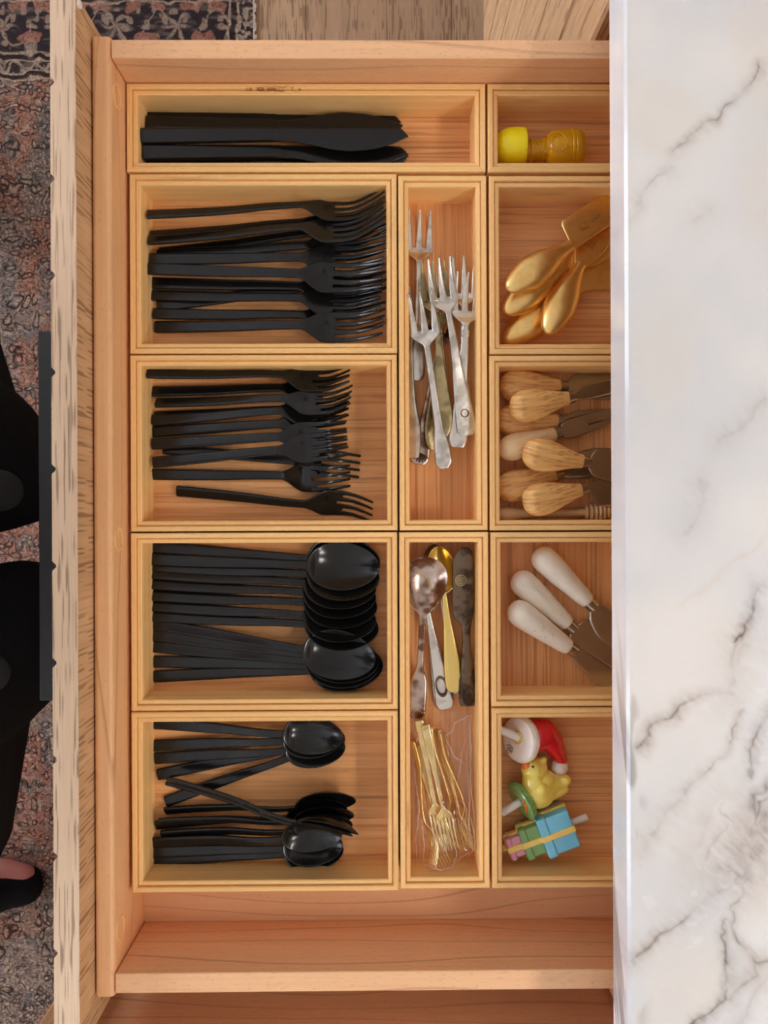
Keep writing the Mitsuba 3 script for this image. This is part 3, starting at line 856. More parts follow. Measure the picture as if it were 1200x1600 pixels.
batch(PILES[3], 'black_tablespoon', TABLE, [
    ((246, 1057), (592, 1040), 4), ((246, 1034), (593, 1040), 0), ((240, 1010), (587, 1042), -10), ((240, 992), (587, 1036), -10), ((240, 975), (580, 1032), -8),
    ((244, 962), (581, 984), -26), ((238, 946), (580, 972), -28), ((237, 930), (583, 950), -28), ((228, 911), (588, 936), -30), ((226, 895), (591, 922), -28), ((238, 884), (590, 906), -20),
    ((240, 855), (590, 880), -4), ((235, 874), (592, 887), -6)],
    'spoon', 'glossy black tablespoon', 'its tray', 'large black tablespoons', 0.955)
batch(PILES[4], 'black_teaspoon', TEA, [
    ((266, 1250), (531, 1152), 0), ((248, 1210), (536, 1152), 0), ((244, 1185), (538, 1166), -4), ((238, 1165), (537, 1152), -4), ((243, 1130), (534, 1152), -2),
    ((238, 1290), (548, 1262), 30), ((238, 1345), (537, 1326), -10), ((236, 1332), (536, 1320), -8), ((257, 1267), (557, 1249), 42), ((249, 1284), (553, 1272), 42), ((247, 1304), (556, 1286), 34),
    ((235, 1317), (535, 1302), 14), ((259, 1224), (553, 1305), 62), ((271, 1208), (559, 1290), 62)],
    'spoon', 'glossy black teaspoon', 'its tray', 'small black teaspoons', 0.975)
# ------------------------------------------------------------------ silver forks in the narrow tray
Z3 = [(0, 0.0020), (0.3, 0.0050), (0.55, 0.0092), (0.68, 0.0090), (0.76, 0.0045), (0.82, 0.0030), (0.9, 0.0045), (1, 0.0095)]


def ring_mark(x, y, z, r, w, sx=1.0):
    t = trimesh.creation.torus(r, w, major_sections=28, minor_sections=8)
    t.apply_scale([sx, 1, 0.6]); t.apply_translation([x, y, z])
    return t


def shell_mark(x, z, r):
    ribs = []
    for a in np.linspace(-66, 66, 7):
        s = trimesh.creation.icosphere(2, 1.0); s.apply_scale([r * 0.55, r * 0.12, 0.0007])
        s.apply_translation([-r * 0.45, 0, 0]); s.apply_transform(rot('z', a)); s.apply_translation([x + r * 0.9, 0, z]); ribs.append(s)
    return cat(*ribs)


def fork3(outline, mat, extra=(), L=0.156, W=0.0262, tipW=0.0215, n=3, sq=4.0):
    return fork_kind(L, outline, 0.69, 0.775, 0.79, W, tipW, n, Z3, 0.0014, mat, tine=(0.84, 0.20), extra=extra, sqh=sq)


FIDDLE = fork3([(0, 0.0046), (0.04, 0.0062), (0.18, 0.0072), (0.28, 0.0046), (0.42, 0.0030), (0.69, 0.0027)], 'silver',
               [('border', cat(ribbon(np.linspace(0.006, 0.034, 12), 0.0046 + np.linspace(0, 1, 12) * 0.0008, 0.0005, 0.0010, yc=np.linspace(0.0046, 0.0056, 12), nv=7),
                               ribbon(np.linspace(0.006, 0.034, 12), 0.0046 + np.linspace(0, 1, 12) * 0.0008, 0.0005, 0.0010, yc=-np.linspace(0.0046, 0.0056, 12), nv=7)), 'silver', None)])
SHELL = fork3([(0, 0.0056), (0.03, 0.0090), (0.09, 0.0088), (0.16, 0.0070), (0.34, 0.0046), (0.69, 0.0026)], 'tarnished_silver', [('shell', shell_mark(0.002, 0.0042, 0.0085), 'dark_silver', 'dark shell ornament')])
SPATULA = fork3([(0, 0.0030), (0.04, 0.0068), (0.13, 0.0088), (0.26, 0.0066), (0.5, 0.0032), (0.69, 0.0027)], 'pewter')
INITIAL = fork3([(0, 0.0054), (0.04, 0.0090), (0.14, 0.0084), (0.4, 0.0048), (0.69, 0.0026)], 'silver', [('monogram', ring_mark(0.020, 0.0, 0.0052, 0.0034, 0.00035), 'dark_silver', 'small engraved round monogram')])
PLAIN = fork3([(0, 0.0036), (0.04, 0.0074), (0.12, 0.0070), (0.24, 0.0040), (0.5, 0.0030), (0.69, 0.0027)], 'silver')
COLLAR = fork3([(0, 0.0060), (0.04, 0.0085), (0.2, 0.0066), (0.45, 0.0042), (0.69, 0.0028)], 'silver', [('collar', ribbon(np.linspace(0.098, 0.104, 6), 0.0092, [0.003, 0.0044, 0.0034, 0.0034, 0.0044, 0.003], 0.0032, nv=9, sq=2.5), 'silver', None)])
SL, SR = [], 'silver forks heaped in the narrow tray'
for kind, e, t, roll, lab in [
    (PLAIN, (651, 592), (656, 331), 0, 'dull silver three-tined fork reaching furthest up its tray, above the other silver forks'),
    (SHELL, (655, 722), (697, 466), 6, 'tarnished silver fork whose handle ends in a shell ornament'),
    (COLLAR, (698, 692), (680, 430), -12, 'silver fork mostly hidden, its handle end under the pewter fork'),
    (PLAIN, (724, 676), (723, 397), -10, 'silver fork with slim tines second highest at the right of the silver heap'),
    (SPATULA, (676, 697), (690, 436), 14, 'greenish pewter fork with a thin pointed handle end showing low in the heap'),
    (FIDDLE, (646, 706), (640, 458), -14, 'silver fork with a fiddle shaped bordered handle along the left tray wall'),
    (COLLAR, (716, 684), (731, 441), 6, 'silver fork with a collared neck, rightmost head of the silver heap'),
    (SPATULA, (694, 682), (676, 408), 0, 'greenish pewter fork with a broad leaf shaped handle in the middle of the heap'),
    (PLAIN, (693, 723), (657, 466), -6, 'bright polished silver fork with a plain rounded handle end lowest in the heap'),
    (INITIAL, (729, 668), (688, 416), 10, 'silver fork with a round monogram on its wide handle end')]:
    SL.append((lay(PILES[5], kind, e, t, roll), kind, lab))
for i, (M, kind, lab) in enumerate(SL):
    kind.emit(num('silver_fork', i), M, lab, 'fork', SR)

# ------------------------------------------------------------------ spoons and butter knife
ZV = [(0, 0.0022), (0.35, 0.0048), (0.56, 0.0086), (0.66, 0.0096), (0.74, 0.0088), (1, 0.0092)]


def line_pair(x0, x1, y0, y1, z0, z1):
    xs = np.linspace(x0, x1, 10)
    return cat(*[ribbon(xs, np.linspace(z0, z1, 10), 0.0004, 0.0009, yc=s * np.linspace(y0, y1, 10), nv=7) for s in (-1, 1)])


SPOON_M = spoon_kind(0.144, 0.006, 0.0026, 0.66, 0.030, 0.007, ZV, 0.0015, 'silver', outline=[(0, 0.0060), (0.03, 0.0086), (0.08, 0.0092), (0.3, 0.0066), (0.5, 0.0036), (0.66, 0.0024)],
                     extra=[('medallion', ring_mark(0.022, 0, 0.0050, 0.0046, 0.0008, 1.9), 'dark_silver', 'beaded oval medallion'), ('border', line_pair(0.008, 0.075, 0.0078, 0.0028, 0.0044, 0.0078), 'dark_silver', None)])
SPOON_G = spoon_kind(0.136, 0.006, 0.0024, 0.68, 0.0270, 0.007, ZV, 0.0015, 'polished_gold', outline=[(0, 0.0050), (0.03, 0.0084), (0.1, 0.0086), (0.35, 0.0056), (0.55, 0.0030), (0.68, 0.0024)],
                     extra=[('border', line_pair(0.010, 0.080, 0.0056, 0.0018, 0.0048, 0.0084), 'polished_gold', None)])
SPOON_S = spoon_kind(0.140, 0.006, 0.0024, 0.67, 0.029, 0.007, ZV, 0.0015, 'silver', outline=[(0, 0.0050), (0.03, 0.0080), (0.1, 0.0080), (0.35, 0.0050), (0.67, 0.0024)])
SUGAR = spoon_kind(0.152, 0.007, 0.0034, 0.655, 0.0395, 0.0100, ZV, 0.0016, 'tarnished_silver', egg=-0.26,
                   outline=[(0, 0.0040), (0.03, 0.0078), (0.10, 0.0080), (0.22, 0.0078), (0.27, 0.0062), (0.33, 0.0030), (0.6, 0.0030), (0.655, 0.0036)],
                   extra=[('shell', shell_mark(0.003, 0.0040, 0.0080), 'tarnished_silver', None)])
xk = np.linspace(0, 1, 40)
bk_l = pch([(0, 0.0066), (0.04, 0.0078), (0.12, 0.0072), (0.3, 0.0052), (0.46, 0.0036), (0.52, 0.0042), (0.56, 0.0106), (0.7, 0.0118), (0.9, 0.0112), (0.97, 0.0070), (1, 0.0020)], xk)
bk_r = pch([(0, 0.0066), (0.04, 0.0078), (0.12, 0.0072), (0.3, 0.0052), (0.46, 0.0036), (0.52, 0.0050), (0.6, 0.0072), (0.9, 0.0078), (0.97, 0.0070), (1, 0.0030)], xk)
cut = 21
hk = ribbon(xk[:cut] * 0.146, 0.0026, (bk_l + bk_r)[:cut] / 2, 0.0050 - 0.002 * xk[:cut], yc=(bk_l - bk_r)[:cut] / 2, sq=4.0)
bl = ribbon(xk[cut - 1:] * 0.146, 0.0026, (bk_l + bk_r)[cut - 1:] / 2, 0.0020, yc=(bk_l - bk_r)[cut - 1:] / 2, sq=6.0)
BUTTER = Kind([('handle', hk, 'dark_silver', None), ('blade', bl, 'dark_silver', None),
               ('rose', cat(*[ring_mark(0.116, 0.004, 0.0037, r, 0.0005) for r in (0.0012, 0.0030, 0.0048)]), 'pewter', 'embossed paler rose'), ('crest', ring_mark(0.010, 0, 0.0050, 0.0046, 0.0007, 1.6), 'dark_silver', None)], 0.146)
for name, kind, e, t, roll, lab, catg in [
    ('silver_spoon', SPOON_S, (718, 1084), (676, 848), 0, 'silver spoon nearly covered by the gold spoon lying on it', 'spoon'),
    ('silver_spoon_001', SPOON_M, (696, 1106), (652, 872), 0, 'silver spoon with a beaded oval medallion on its wide handle end', 'spoon'),
    ('gold_spoon', SPOON_G, (712, 1081), (684, 853), 0, 'shiny gold teaspoon beside the dark butter knife', 'spoon'),
    ('butter_knife', BUTTER, (731, 1103), (726, 854), 0, 'dark tarnished butter knife with an embossed rose along the right tray wall', 'knife'),
    ('sugar_spoon', SUGAR, (651, 1124), (666, 868), 0, 'tarnished copper brown sugar spoon with a broad wavy bowl, leftmost of its tray', 'spoon')]:
    kind.emit(name, lay(PILES[6], kind, e, t, roll), lab, catg, None)

# ------------------------------------------------------------------ bag of little gold forks
PILES[6].H += 0.0004
ZG = [(0, 0.0040), (0.2, 0.0022), (0.45, 0.0060), (0.62, 0.0080), (0.72, 0.0050), (0.8, 0.0020), (0.9, 0.0034), (1, 0.0085)]
GOLDF = fork_kind(0.1085, [(0, 0.0042), (0.12, 0.0040), (0.4, 0.0022), (0.66, 0.0016)], 0.66, 0.745, 0.765, 0.0142, 0.0125, 5, ZG, 0.0012, 'party_gold', tine=(0.62, 0.34), hmat='party_gold')
GITEMS = [((650, 1158), (689, 1343), 40, 'fourth end from left'), ((688, 1149), (727, 1318), -20, 'second end from right'), ((656, 1172), (694, 1343), -30, 'lowest handle end'),
          ((684, 1141), (733, 1319), 20, 'second head from right'), ((645, 1164), (675, 1345), 62, 'on its side, leftmost'), ((692, 1150), (741, 1317), -64, 'on its side, rightmost'),
          ((678, 1136), (716, 1318), -40, 'on edge, right of the flat ones'), ((656, 1133), (690, 1313), 0, 'flat, highest handle end'), ((667, 1146), (703, 1313), 0, 'flat on top in the middle')]
for i, (e, t, r_, lab) in enumerate(GITEMS):
    GOLDF.emit(num('gold_party_fork', i), lay(PILES[6], GOLDF, e, t, r_), f'small shiny gold fork inside the clear bag, {lab}', 'fork', 'gold forks in the clear bag')
H = PILES[6]
TL, TR, BR, BL = (P(x, y, Z_TF + 0.012)[:2] for x, y in ((641, 1127), (740, 1113), (746, 1338), (648, 1361)))
nu, nv_ = 90, 170
U, V = np.meshgrid(np.linspace(0, 1, nu), np.linspace(0, 1, nv_))
wob = 0.03 * (meshkit.fbm(np.stack([U * 3, V * 9, 0 * U], -1), 3, 5) - 0.5)
XY = ((1 - U)[..., None] * ((1 - V)[..., None] * TL + V[..., None] * BL) + U[..., None] * ((1 - V)[..., None] * TR + V[..., None] * BR))
XY[..., 1] += (wob * (V - 0.5) * 1.2 + 0.004 * np.sin(U * 9) * (V > 0.9))
sm = gaussian_filter(maximum_filter(H.H, 17), 7)
sm = np.maximum(sm, gaussian_filter(maximum_filter(H.H, 7), 2.5))
i0, j0 = H.cell(np.stack([XY[..., 0].ravel(), XY[..., 1].ravel(), 0 * XY[..., 0].ravel()], 1))
z = sm[i0, j0].reshape(U.shape)
w1 = meshkit.fbm(np.stack([U * 5 + V * 3, V * 7 - U * 4, 0 * U + 3.3], -1), 4, 11)
crease = 1 - np.abs(2 * w1 - 1) * 4
z = z + 0.0006 + 0.0040 * np.clip(crease, 0, 1) ** 2 * np.minimum(1, 6 * np.minimum(U, 1 - U)) 
top = np.stack([XY[..., 0], XY[..., 1], z], -1).reshape(-1, 3)
idx = np.arange(nu * nv_).reshape(nv_, nu)
ff = np.concatenate([np.stack([idx[:-1, :-1], idx[1:, :-1], idx[1:, 1:]], -1).reshape(-1, 3), np.stack([idx[:-1, :-1], idx[1:, 1:], idx[:-1, 1:]], -1).reshape(-1, 3)])
film = trimesh.Trimesh(top, ff, process=False)
ql = np.array([[*TL, Z_TF + 2e-4], [*BL, Z_TF + 2e-4], [*BR, Z_TF + 2e-4], [*TR, Z_TF + 2e-4]])
film = cat(film, trimesh.Trimesh(ql, [[0, 1, 2], [0, 2, 3]], process=False))
add('clear_bag__film', film, 'clear_film', True)
principled('film_fold', (0.80, 0.74, 0.72), 0.15, 0.6)
G = top.reshape(nv_, nu, 3)


def fold(uvs, wdt):
    u_, v_ = np.array(uvs, float).T
    k = np.linspace(0, len(uvs) - 1, 8 * (len(uvs) - 1) + 1)
    u_, v_ = np.interp(k, range(len(uvs)), u_), np.interp(k, range(len(uvs)), v_)
    c = G[np.clip((v_ * (nv_ - 1)).astype(int), 0, nv_ - 1), np.clip((u_ * (nu - 1)).astype(int), 0, nu - 1)] + [0, 0, 0.0003]
    parts = [m3.Manifold.batch_hull([sphere(a, w0, 6), sphere(b, w1, 6)]) for a, b, w0, w1 in
             zip(c[:-1], c[1:], 1.4 * wdt * np.sin(np.linspace(0.3, 2.9, len(c)))[:-1], 1.4 * wdt * np.sin(np.linspace(0.3, 2.9, len(c)))[1:]) if np.linalg.norm(a - b) > 1e-5]
    m = m3.Manifold.batch_boolean(parts, m3.OpType.Add).to_mesh()
    return trimesh.Trimesh(m.vert_properties[:, :3], m.tri_verts)


FOLDS = [([(0.99, 0.0), (0.96, 0.12), (0.97, 0.3), (0.93, 0.5), (0.96, 0.7), (0.94, 0.98)], 0.00040), ([(0.52, 0.13), (0.7, 0.08), (0.86, 0.05), (0.99, 0.0)], 0.00026), ([(0.70, 0.45), (0.82, 0.28), (0.98, 0.06)], 0.00022),
         ([(0.55, 0.14), (0.68, 0.26), (0.84, 0.36)], 0.00018), ([(0.88, 0.3), (0.90, 0.55), (0.86, 0.75), (0.9, 0.95)], 0.00028), ([(0.04, 0.3), (0.1, 0.55), (0.04, 0.8), (0.06, 0.99)], 0.00026),
         ([(0.12, 0.62), (0.16, 0.8), (0.12, 0.96)], 0.0002), ([(0.1, 0.985), (0.35, 0.96), (0.6, 0.97), (0.95, 0.97)], 0.00026), ([(0.62, 0.84), (0.66, 0.93), (0.6, 0.97)], 0.0002), ([(0.75, 0.55), (0.84, 0.62), (0.8, 0.72)], 0.0002),
         ([(0.04, 0.16), (0.2, 0.08), (0.35, 0.06)], 0.00018), ([(0.66, 0.5), (0.72, 0.64), (0.88, 0.8)], 0.00016), ([(0.3, 0.9), (0.36, 0.97)], 0.0002), ([(0.76, 0.86), (0.82, 0.95)], 0.0003)]
for i, (q, wd) in enumerate(FOLDS):
    add(num('clear_bag__fold', i), fold(q, wd), 'film_fold', True, 'bright fold in the film' if i == 0 else None)
tag('clear_bag', 'crinkled clear plastic bag around the small gold forks', 'bag')

# ------------------------------------------------------------------ bottle with the yellow cap
zb = Z_TF + 0.0168
pr = [(0.0, 0.0), (0.0, 0.0086), (0.004, 0.0088), (0.0045, 0.0100), (0.0085, 0.0100), (0.010, 0.0125), (0.013, 0.0150), (0.018, 0.0162), (0.026, 0.0165), (0.0285, 0.0165), (0.0292, 0.0158), (0.0300, 0.0165),
      (0.0322, 0.0165), (0.0329, 0.0158), (0.0336, 0.0164), (0.0358, 0.0162), (0.0364, 0.0154), (0.0372, 0.0156), (0.040, 0.0142), (0.0425, 0.0112), (0.0440, 0.0060), (0.0445, 0.0)]
bb = lathe(pr, 56); nb = lathe([(-0.010, 0), (-0.010, 0.0082), (-0.007, 0.0082), (-0.0065, 0.0098), (-0.004, 0.0098), (-0.0035, 0.0082), (-0.0001, 0.0084), (-0.0001, 0)], 40)
cp = lathe([(-0.037, 0), (-0.0368, 0.006), (-0.0355, 0.0105), (-0.032, 0.0138), (-0.027, 0.0156), (-0.020, 0.0160), (-0.013, 0.0156), (-0.0106, 0.0148), (-0.0102, 0.0140), (-0.0102, 0)], 48); cp.apply_translation([0, 0.0042, 0.0010])
Mb = np.eye(4); Mb[:3, 3] = P(838, 235, zb); Mb = Mb @ rot('z', 3)
dim = trimesh.creation.torus(0.0085, 0.0007, major_sections=36, minor_sections=8); dim.apply_translation([0.0155, -0.001, 0.0160]); dim.apply_scale([1, 1.0, 1])
for nme, m_, mat, lab in (('body', bb, 'amber_plastic', 'clear amber body'), ('neck', nb, 'amber_plastic', None), ('cap', cp, 'yellow_plastic', 'bright yellow rounded cap'), ('emblem', dim, 'amber_plastic', None)):
    add('small_bottle__' + nme, m_, mat, 40, lab, to_world=T(Mb.tolist()))
tag('small_bottle', 'small amber plastic bottle with a bright yellow cap lying in its tray', 'bottle')


# ------------------------------------------------------------------ gold cheese spreaders
def strokes(x, y, z, kind):
    ms = []
    if kind == 'script':
        for k in range(6):
            ms.append(ribbon(np.linspace(0, 0.010, 6), 0, 0.00016, 0.0003, yc=0.0010 * np.sin(np.linspace(0, 5, 6) + k) + k * 0.0013, nv=5))
        for k in range(5):
            t = trimesh.creation.torus(0.0011, 0.00018, major_sections=14, minor_sections=5); t.apply_translation([0.014 + k * 0.0026, 0.0032, 0]); ms.append(t)
    else:
        for k in range(7):
            ms.append(box_of(0, 0.009, k * 0.0014, k * 0.0014 + 0.00035, -0.0001, 0.0001))
    m = cat(*ms); m.apply_translation([x, y, z])
    return ('engraving', m, 'dark_gold_line', 'faint engraved script')


principled('dark_gold_line', lin(110, 74, 34), 0.5, 0.3)
BL_ = 0.076
xb_ = ease(0, BL_, 34)
bulb_hw = pch([(0, 0.0012), (0.0018, 0.0046), (0.006, 0.0078), (0.014, 0.0114), (0.028, 0.0148), (0.042, 0.0134), (0.058, 0.0086), (0.070, 0.0056), (BL_, 0.0052)], xb_)
bulb = ribbon(xb_, 0.0110, bulb_hw, bulb_hw * 1.42, nv=17, sq=2.3)


def spreader(profile, eng, off=0.0, zt=0.0110):
    x = ease(BL_ - 0.002, 0.152, 26, (0, 0))
    lft, rgt = pch(profile[0], x), pch(profile[1], x)
    blade = ribbon(x, np.where(x < 0.09, zt, zt), (lft + rgt) / 2, 0.0022, yc=(lft - rgt) / 2, nv=9, sq=6.0)
    return Kind([('handle', bulb.copy(), 'satin_gold', 'teardrop bulb'), ('blade', blade, 'satin_gold', None)] + ([strokes(*eng)] if eng else []), 0.152)


CLEAVER = spreader(([(0.074, 0.0050), (0.079, 0.0052), (0.0805, 0.0205), (0.084, 0.0220), (0.15, 0.0190), (0.152, 0.0180)], [(0.074, 0.0050), (0.082, 0.0052), (0.15, 0.0056), (0.152, 0.0050)]), (0.092, 0.0035, 0.0122, 'script'))
LEAF = spreader(([(0.074, 0.0052), (0.082, 0.0090), (0.10, 0.0150), (0.14, 0.0140), (0.152, 0.003)], [(0.074, 0.0052), (0.082, 0.0080), (0.10, 0.0150), (0.122, 0.0165), (0.145, 0.0100), (0.152, 0.003)]), (0.094, -0.004, 0.0122, 'hatch'))
FAN = spreader(([(0.074, 0.0052), (0.088, 0.0062), (0.104, 0.0150), (0.118, 0.0240), (0.15, 0.0240), (0.152, 0.022)], [(0.074, 0.0052), (0.088, 0.0062), (0.104, 0.0150), (0.118, 0.0240), (0.15, 0.0240), (0.152, 0.022)]), None)
OVAL = spreader(([(0.074, 0.0052), (0.086, 0.0070), (0.105, 0.0140), (0.13, 0.0140), (0.152, 0.004)], [(0.074, 0.0052), (0.084, 0.0080), (0.10, 0.0170), (0.125, 0.0180), (0.152, 0.004)]), (0.110, -0.008, 0.0122, 'script'))


def towards(e, via, n):
    v = np.array(via, float) - e
    return tuple(np.array(e) + v / np.linalg.norm(v) * n)


for i, (kind, e, via, lab) in enumerate([
    (FAN, (783, 538), (850, 488), 'gold spreader with a fan shaped blade, its bulb lowest and mostly covered'),
    (OVAL, (778, 495), (896, 406), 'gold spreader in the middle of its heap, with a brushed oval blade'),
    (LEAF, (848, 532), (905, 417), 'gold spreader lying on top, its bulb pointing down the tray'),
    (CLEAVER, (783, 460), (881, 384), 'gold spreader with a straight engraved cleaver blade, uppermost bulb of its heap')]):
    kind.emit(num('gold_spreader', i), lay(PILES[8], kind, e, towards(e, via, 259), 0, pitches=np.linspace(-12, 10, 45)), lab, 'spreader', 'gold spreaders')

# ------------------------------------------------------------------ wooden handled cheese knives
HL = 0.0555
xh = ease(0, HL, 34)
oak_hw = pch([(0, 0.0030), (0.0012, 0.0068), (0.004, 0.0105), (0.010, 0.0138), (0.017, 0.0148), (0.026, 0.0134), (0.040, 0.0096), (0.050, 0.0070), (HL, 0.0062)], xh)
flat = ribbon(xh, 0.0095, oak_hw, pch([(0, 0.006), (0.003, 0.014), (0.008, 0.0185), (0.03, 0.0175), (HL, 0.0115)], xh), nv=21, sq=6.0)
turned = ribbon(xh, 0.0095, pch([(0, 0.0010), (0.0014, 0.0050), (0.006, 0.0098), (0.014, 0.0120), (0.024, 0.0110), (0.040, 0.0084), (HL, 0.0066)], xh), 0.0235 * pch([(0, 0.06), (0.0014, 0.4), (0.006, 0.82), (0.014, 1), (0.024, 0.92), (0.04, 0.7), (HL, 0.55)], xh), nv=17, sq=2.1)
ferr = ribbon(np.array([HL - 0.0004, HL, HL + 0.0075, HL + 0.0079]), 0.0095, [0.0052, 0.0060, 0.0054, 0.0046], [0.0106, 0.0120, 0.0108, 0.0092], nv=15, sq=2.2)


def cheese(handle, blade, mat='handle_wood'):
    return Kind([('handle', handle.copy(), mat, None), ('ferrule', ferr.copy(), 'steel', 'steel ferrule'), ('blade', blade, 'steel', 'steel blade')], 0.128)


def flatblade(pl, prr, z=0.0095, th=0.0018):
    x = np.linspace(HL + 0.007, 0.128, 28)
    l, r_ = pch(pl, x), pch(prr, x)
    return ribbon(x, z, (l + r_) / 2, th, yc=(l - r_) / 2, nv=9, sq=6.0)


b0 = HL + 0.007
spade = flatblade([(b0, 0.004), (0.070, 0.012), (0.095, 0.015), (0.115, 0.010), (0.128, 0.001)], [(b0, 0.004), (0.070, 0.008), (0.1, 0.012), (0.12, 0.006), (0.128, 0.001)])
chisel = flatblade([(b0, 0.003), (0.066, 0.010), (0.070, 0.0142), (0.125, 0.0170), (0.128, 0.0165)], [(b0, 0.003), (0.066, 0.008), (0.070, 0.0120), (0.125, 0.0165), (0.128, 0.016)])
clv = flatblade([(b0, 0.003), (0.068, 0.004), (0.125, 0.005), (0.128, 0.004)], [(b0, 0.003), (0.066, 0.010), (0.070, 0.020), (0.125, 0.024), (0.128, 0.022)])
pick = flatblade([(b0, 0.003), (0.075, 0.008), (0.11, 0.010), (0.128, 0.0005)], [(b0, 0.003), (0.08, 0.005), (0.11, 0.004), (0.128, 0.0005)])
xs_ = np.linspace(b0, 0.090, 14)
fk = [ribbon(xs_, 0.0095, pch([(b0, 0.003), (0.066, 0.0072), (0.074, 0.0088), (0.09, 0.0080)], xs_), 0.0018, nv=9, sq=6.0)]
for s in (-1, 1):
    xt = np.linspace(0.078, 0.128, 14)
    fk.append(ribbon(xt, pch([(0.078, 0.0095), (0.11, 0.0105), (0.128, 0.0130)], xt), pch([(0.078, 0.0036), (0.11, 0.0026), (0.128, 0.0004)], xt), 0.0019, yc=s * 0.0050, nv=7, sq=5.0))
slot = trimesh.creation.cylinder(0.0022, 0.0004, sections=20); slot.apply_scale([2.2, 1, 1]); slot.apply_translation([0.078, 0, 0.0106])
forkb = cat(*fk)
# honey dipper
dp = [(0, 0), (0, 0.0052), (0.006, 0.0062), (0.016, 0.0052), (0.030, 0.0034), (0.078, 0.0034)]
for k in range(6):
    x0 = 0.078 + k * 0.0039; rr = [0.0068, 0.0086, 0.0092, 0.0088, 0.0074, 0.0054][k]
    dp += [(x0, 0.0034), (x0, rr), (x0 + 0.0024, rr), (x0 + 0.0024, 0.0034)]
dp += [(0.1020, 0.0034), (0.1020, 0)]
dm = lathe(dp, 32); dm.apply_translation([0, 0, 0.0092])
stick_cut = Kind([(None, dm, 'pale_wood', None)], 0.102, smooth=30)
k_ = [(None, stick_cut, (781, 803), (952, 800), 'honey dipper')]
M = lay(PILES[9], stick_cut, (781, 803), (954, 800), 0)
stick_cut.emit('honey_dipper', M, 'pale wooden honey dipper with ringed head half hidden along the lower tray wall', 'honey dipper', None)
for i, (kind, e, via, roll, lab) in enumerate([
    (cheese(flat, pick), (776, 657), (871, 656), 8, 'cheese knife with a rosy wooden handle lying beneath the second one from the top'),
    (cheese(flat, spade), (776, 766), (873, 740), -14, 'cheese knife with a golden oak handle, second lowest of its tray and partly covered'),
    (cheese(flat, spade), (780, 602), (878, 604), -10, 'cheese knife with a pinkish oak handle, uppermost in its tray'),
    (cheese(turned, forkb, 'pale_wood'), (776, 707), (872, 676), 0, 'cheese fork with a round turned pale wooden handle and two steel prongs'),
    (cheese(flat, pick), (791, 641), (889, 621), 12, 'cheese knife with a streaky oak handle tilted over the rosy one'),
    (cheese(flat, clv), (811, 788), (912, 771), 8, 'cheese knife with a reddish oak handle, lowest in its tray, above the honey dipper'),
    (cheese(flat, chisel), (813, 706), (911, 721), 10, 'cheese knife with a wide chisel blade, its oak handle resting on the turned one')]):
    kind.emit(num('cheese_knife', i), lay(PILES[9], kind, e, towards(e, via, 214), roll, pitches=np.linspace(-14, 12, 53)), lab, 'cheese knife', 'wooden handled cheese knives')

# ------------------------------------------------------------------ white stone handled knives
SLH = 0.0685
xq = ease(0, SLH, 40)
st_hw = pch([(0, 0.0004), (0.0008, 0.0046), (0.003, 0.0082), (0.007, 0.0110), (0.012, 0.0121), (0.02, 0.0119), (0.045, 0.0096), (0.066, 0.0074), (0.0678, 0.0070), (SLH, 0.0060)], xq)
stone = ribbon(xq, 0.0121, st_hw, 2 * st_hw, nv=19, sq=2.0)
sfer = ribbon(np.array([SLH - 0.0006, SLH, SLH + 0.0080, SLH + 0.0085]), 0.0121, [0.0052, 0.0060, 0.0056, 0.0048], [0.0104, 0.0120, 0.0112, 0.0096], nv=15, sq=2.0)


def stoneknife(pl, prr):
    x = np.linspace(SLH + 0.007, 0.138, 28)
    l, r_ = pch(pl, x), pch(prr, x)
    return Kind([('handle', stone.copy(), 'white_stone', None), ('ferrule', sfer.copy(), 'steel', 'steel ferrule'), ('blade', ribbon(x, 0.0121, (l + r_) / 2, 0.0018, yc=(l - r_) / 2, nv=9, sq=6.0), 'steel', 'steel blade')], 0.138)


s0 = SLH + 0.007
for i, (kind, e, via, lab) in enumerate([
    (stoneknife([(s0, 0.005), (0.080, 0.016), (0.13, 0.018), (0.138, 0.016)], [(s0, 0.005), (0.080, 0.012), (0.13, 0.020), (0.138, 0.018)]), (800, 895), (886, 975), 'white stone handled knife in the middle of its three'),
    (stoneknife([(s0, 0.006), (0.09, 0.0085), (0.13, 0.010), (0.138, 0.004)], [(s0, 0.005), (0.084, 0.0125), (0.1, 0.0165), (0.125, 0.014), (0.138, 0.003)]), (834, 858), (923, 944), 'white stone handled knife highest of its three, with a rounded blade'),
    (stoneknife([(s0, 0.006), (0.084, 0.0075), (0.12, 0.0085), (0.138, 0.006)], [(s0, 0.006), (0.09, 0.009), (0.118, 0.0135), (0.138, 0.004)]), (791, 943), (894, 1015), 'white stone handled knife lowest of its three')]):
    kind.emit(num('stone_handled_knife', i), lay(PILES[10], kind, e, towards(e, via, 236), 0, pitches=np.linspace(-12, 8, 41)), lab, 'knife', 'white stone handled knives')

# ------------------------------------------------------------------ ceramic party ornaments
ZF0 = Z_TF


def aim(m, frm, to):
    """Turns a mesh built along +z from the origin to run from frm towards to."""
    m = m.copy(); d = np.array(to, float) - frm
    m.apply_transform(trimesh.geometry.align_vectors([0, 0, 1], d / np.linalg.norm(d))); m.apply_translation(frm)
    return m


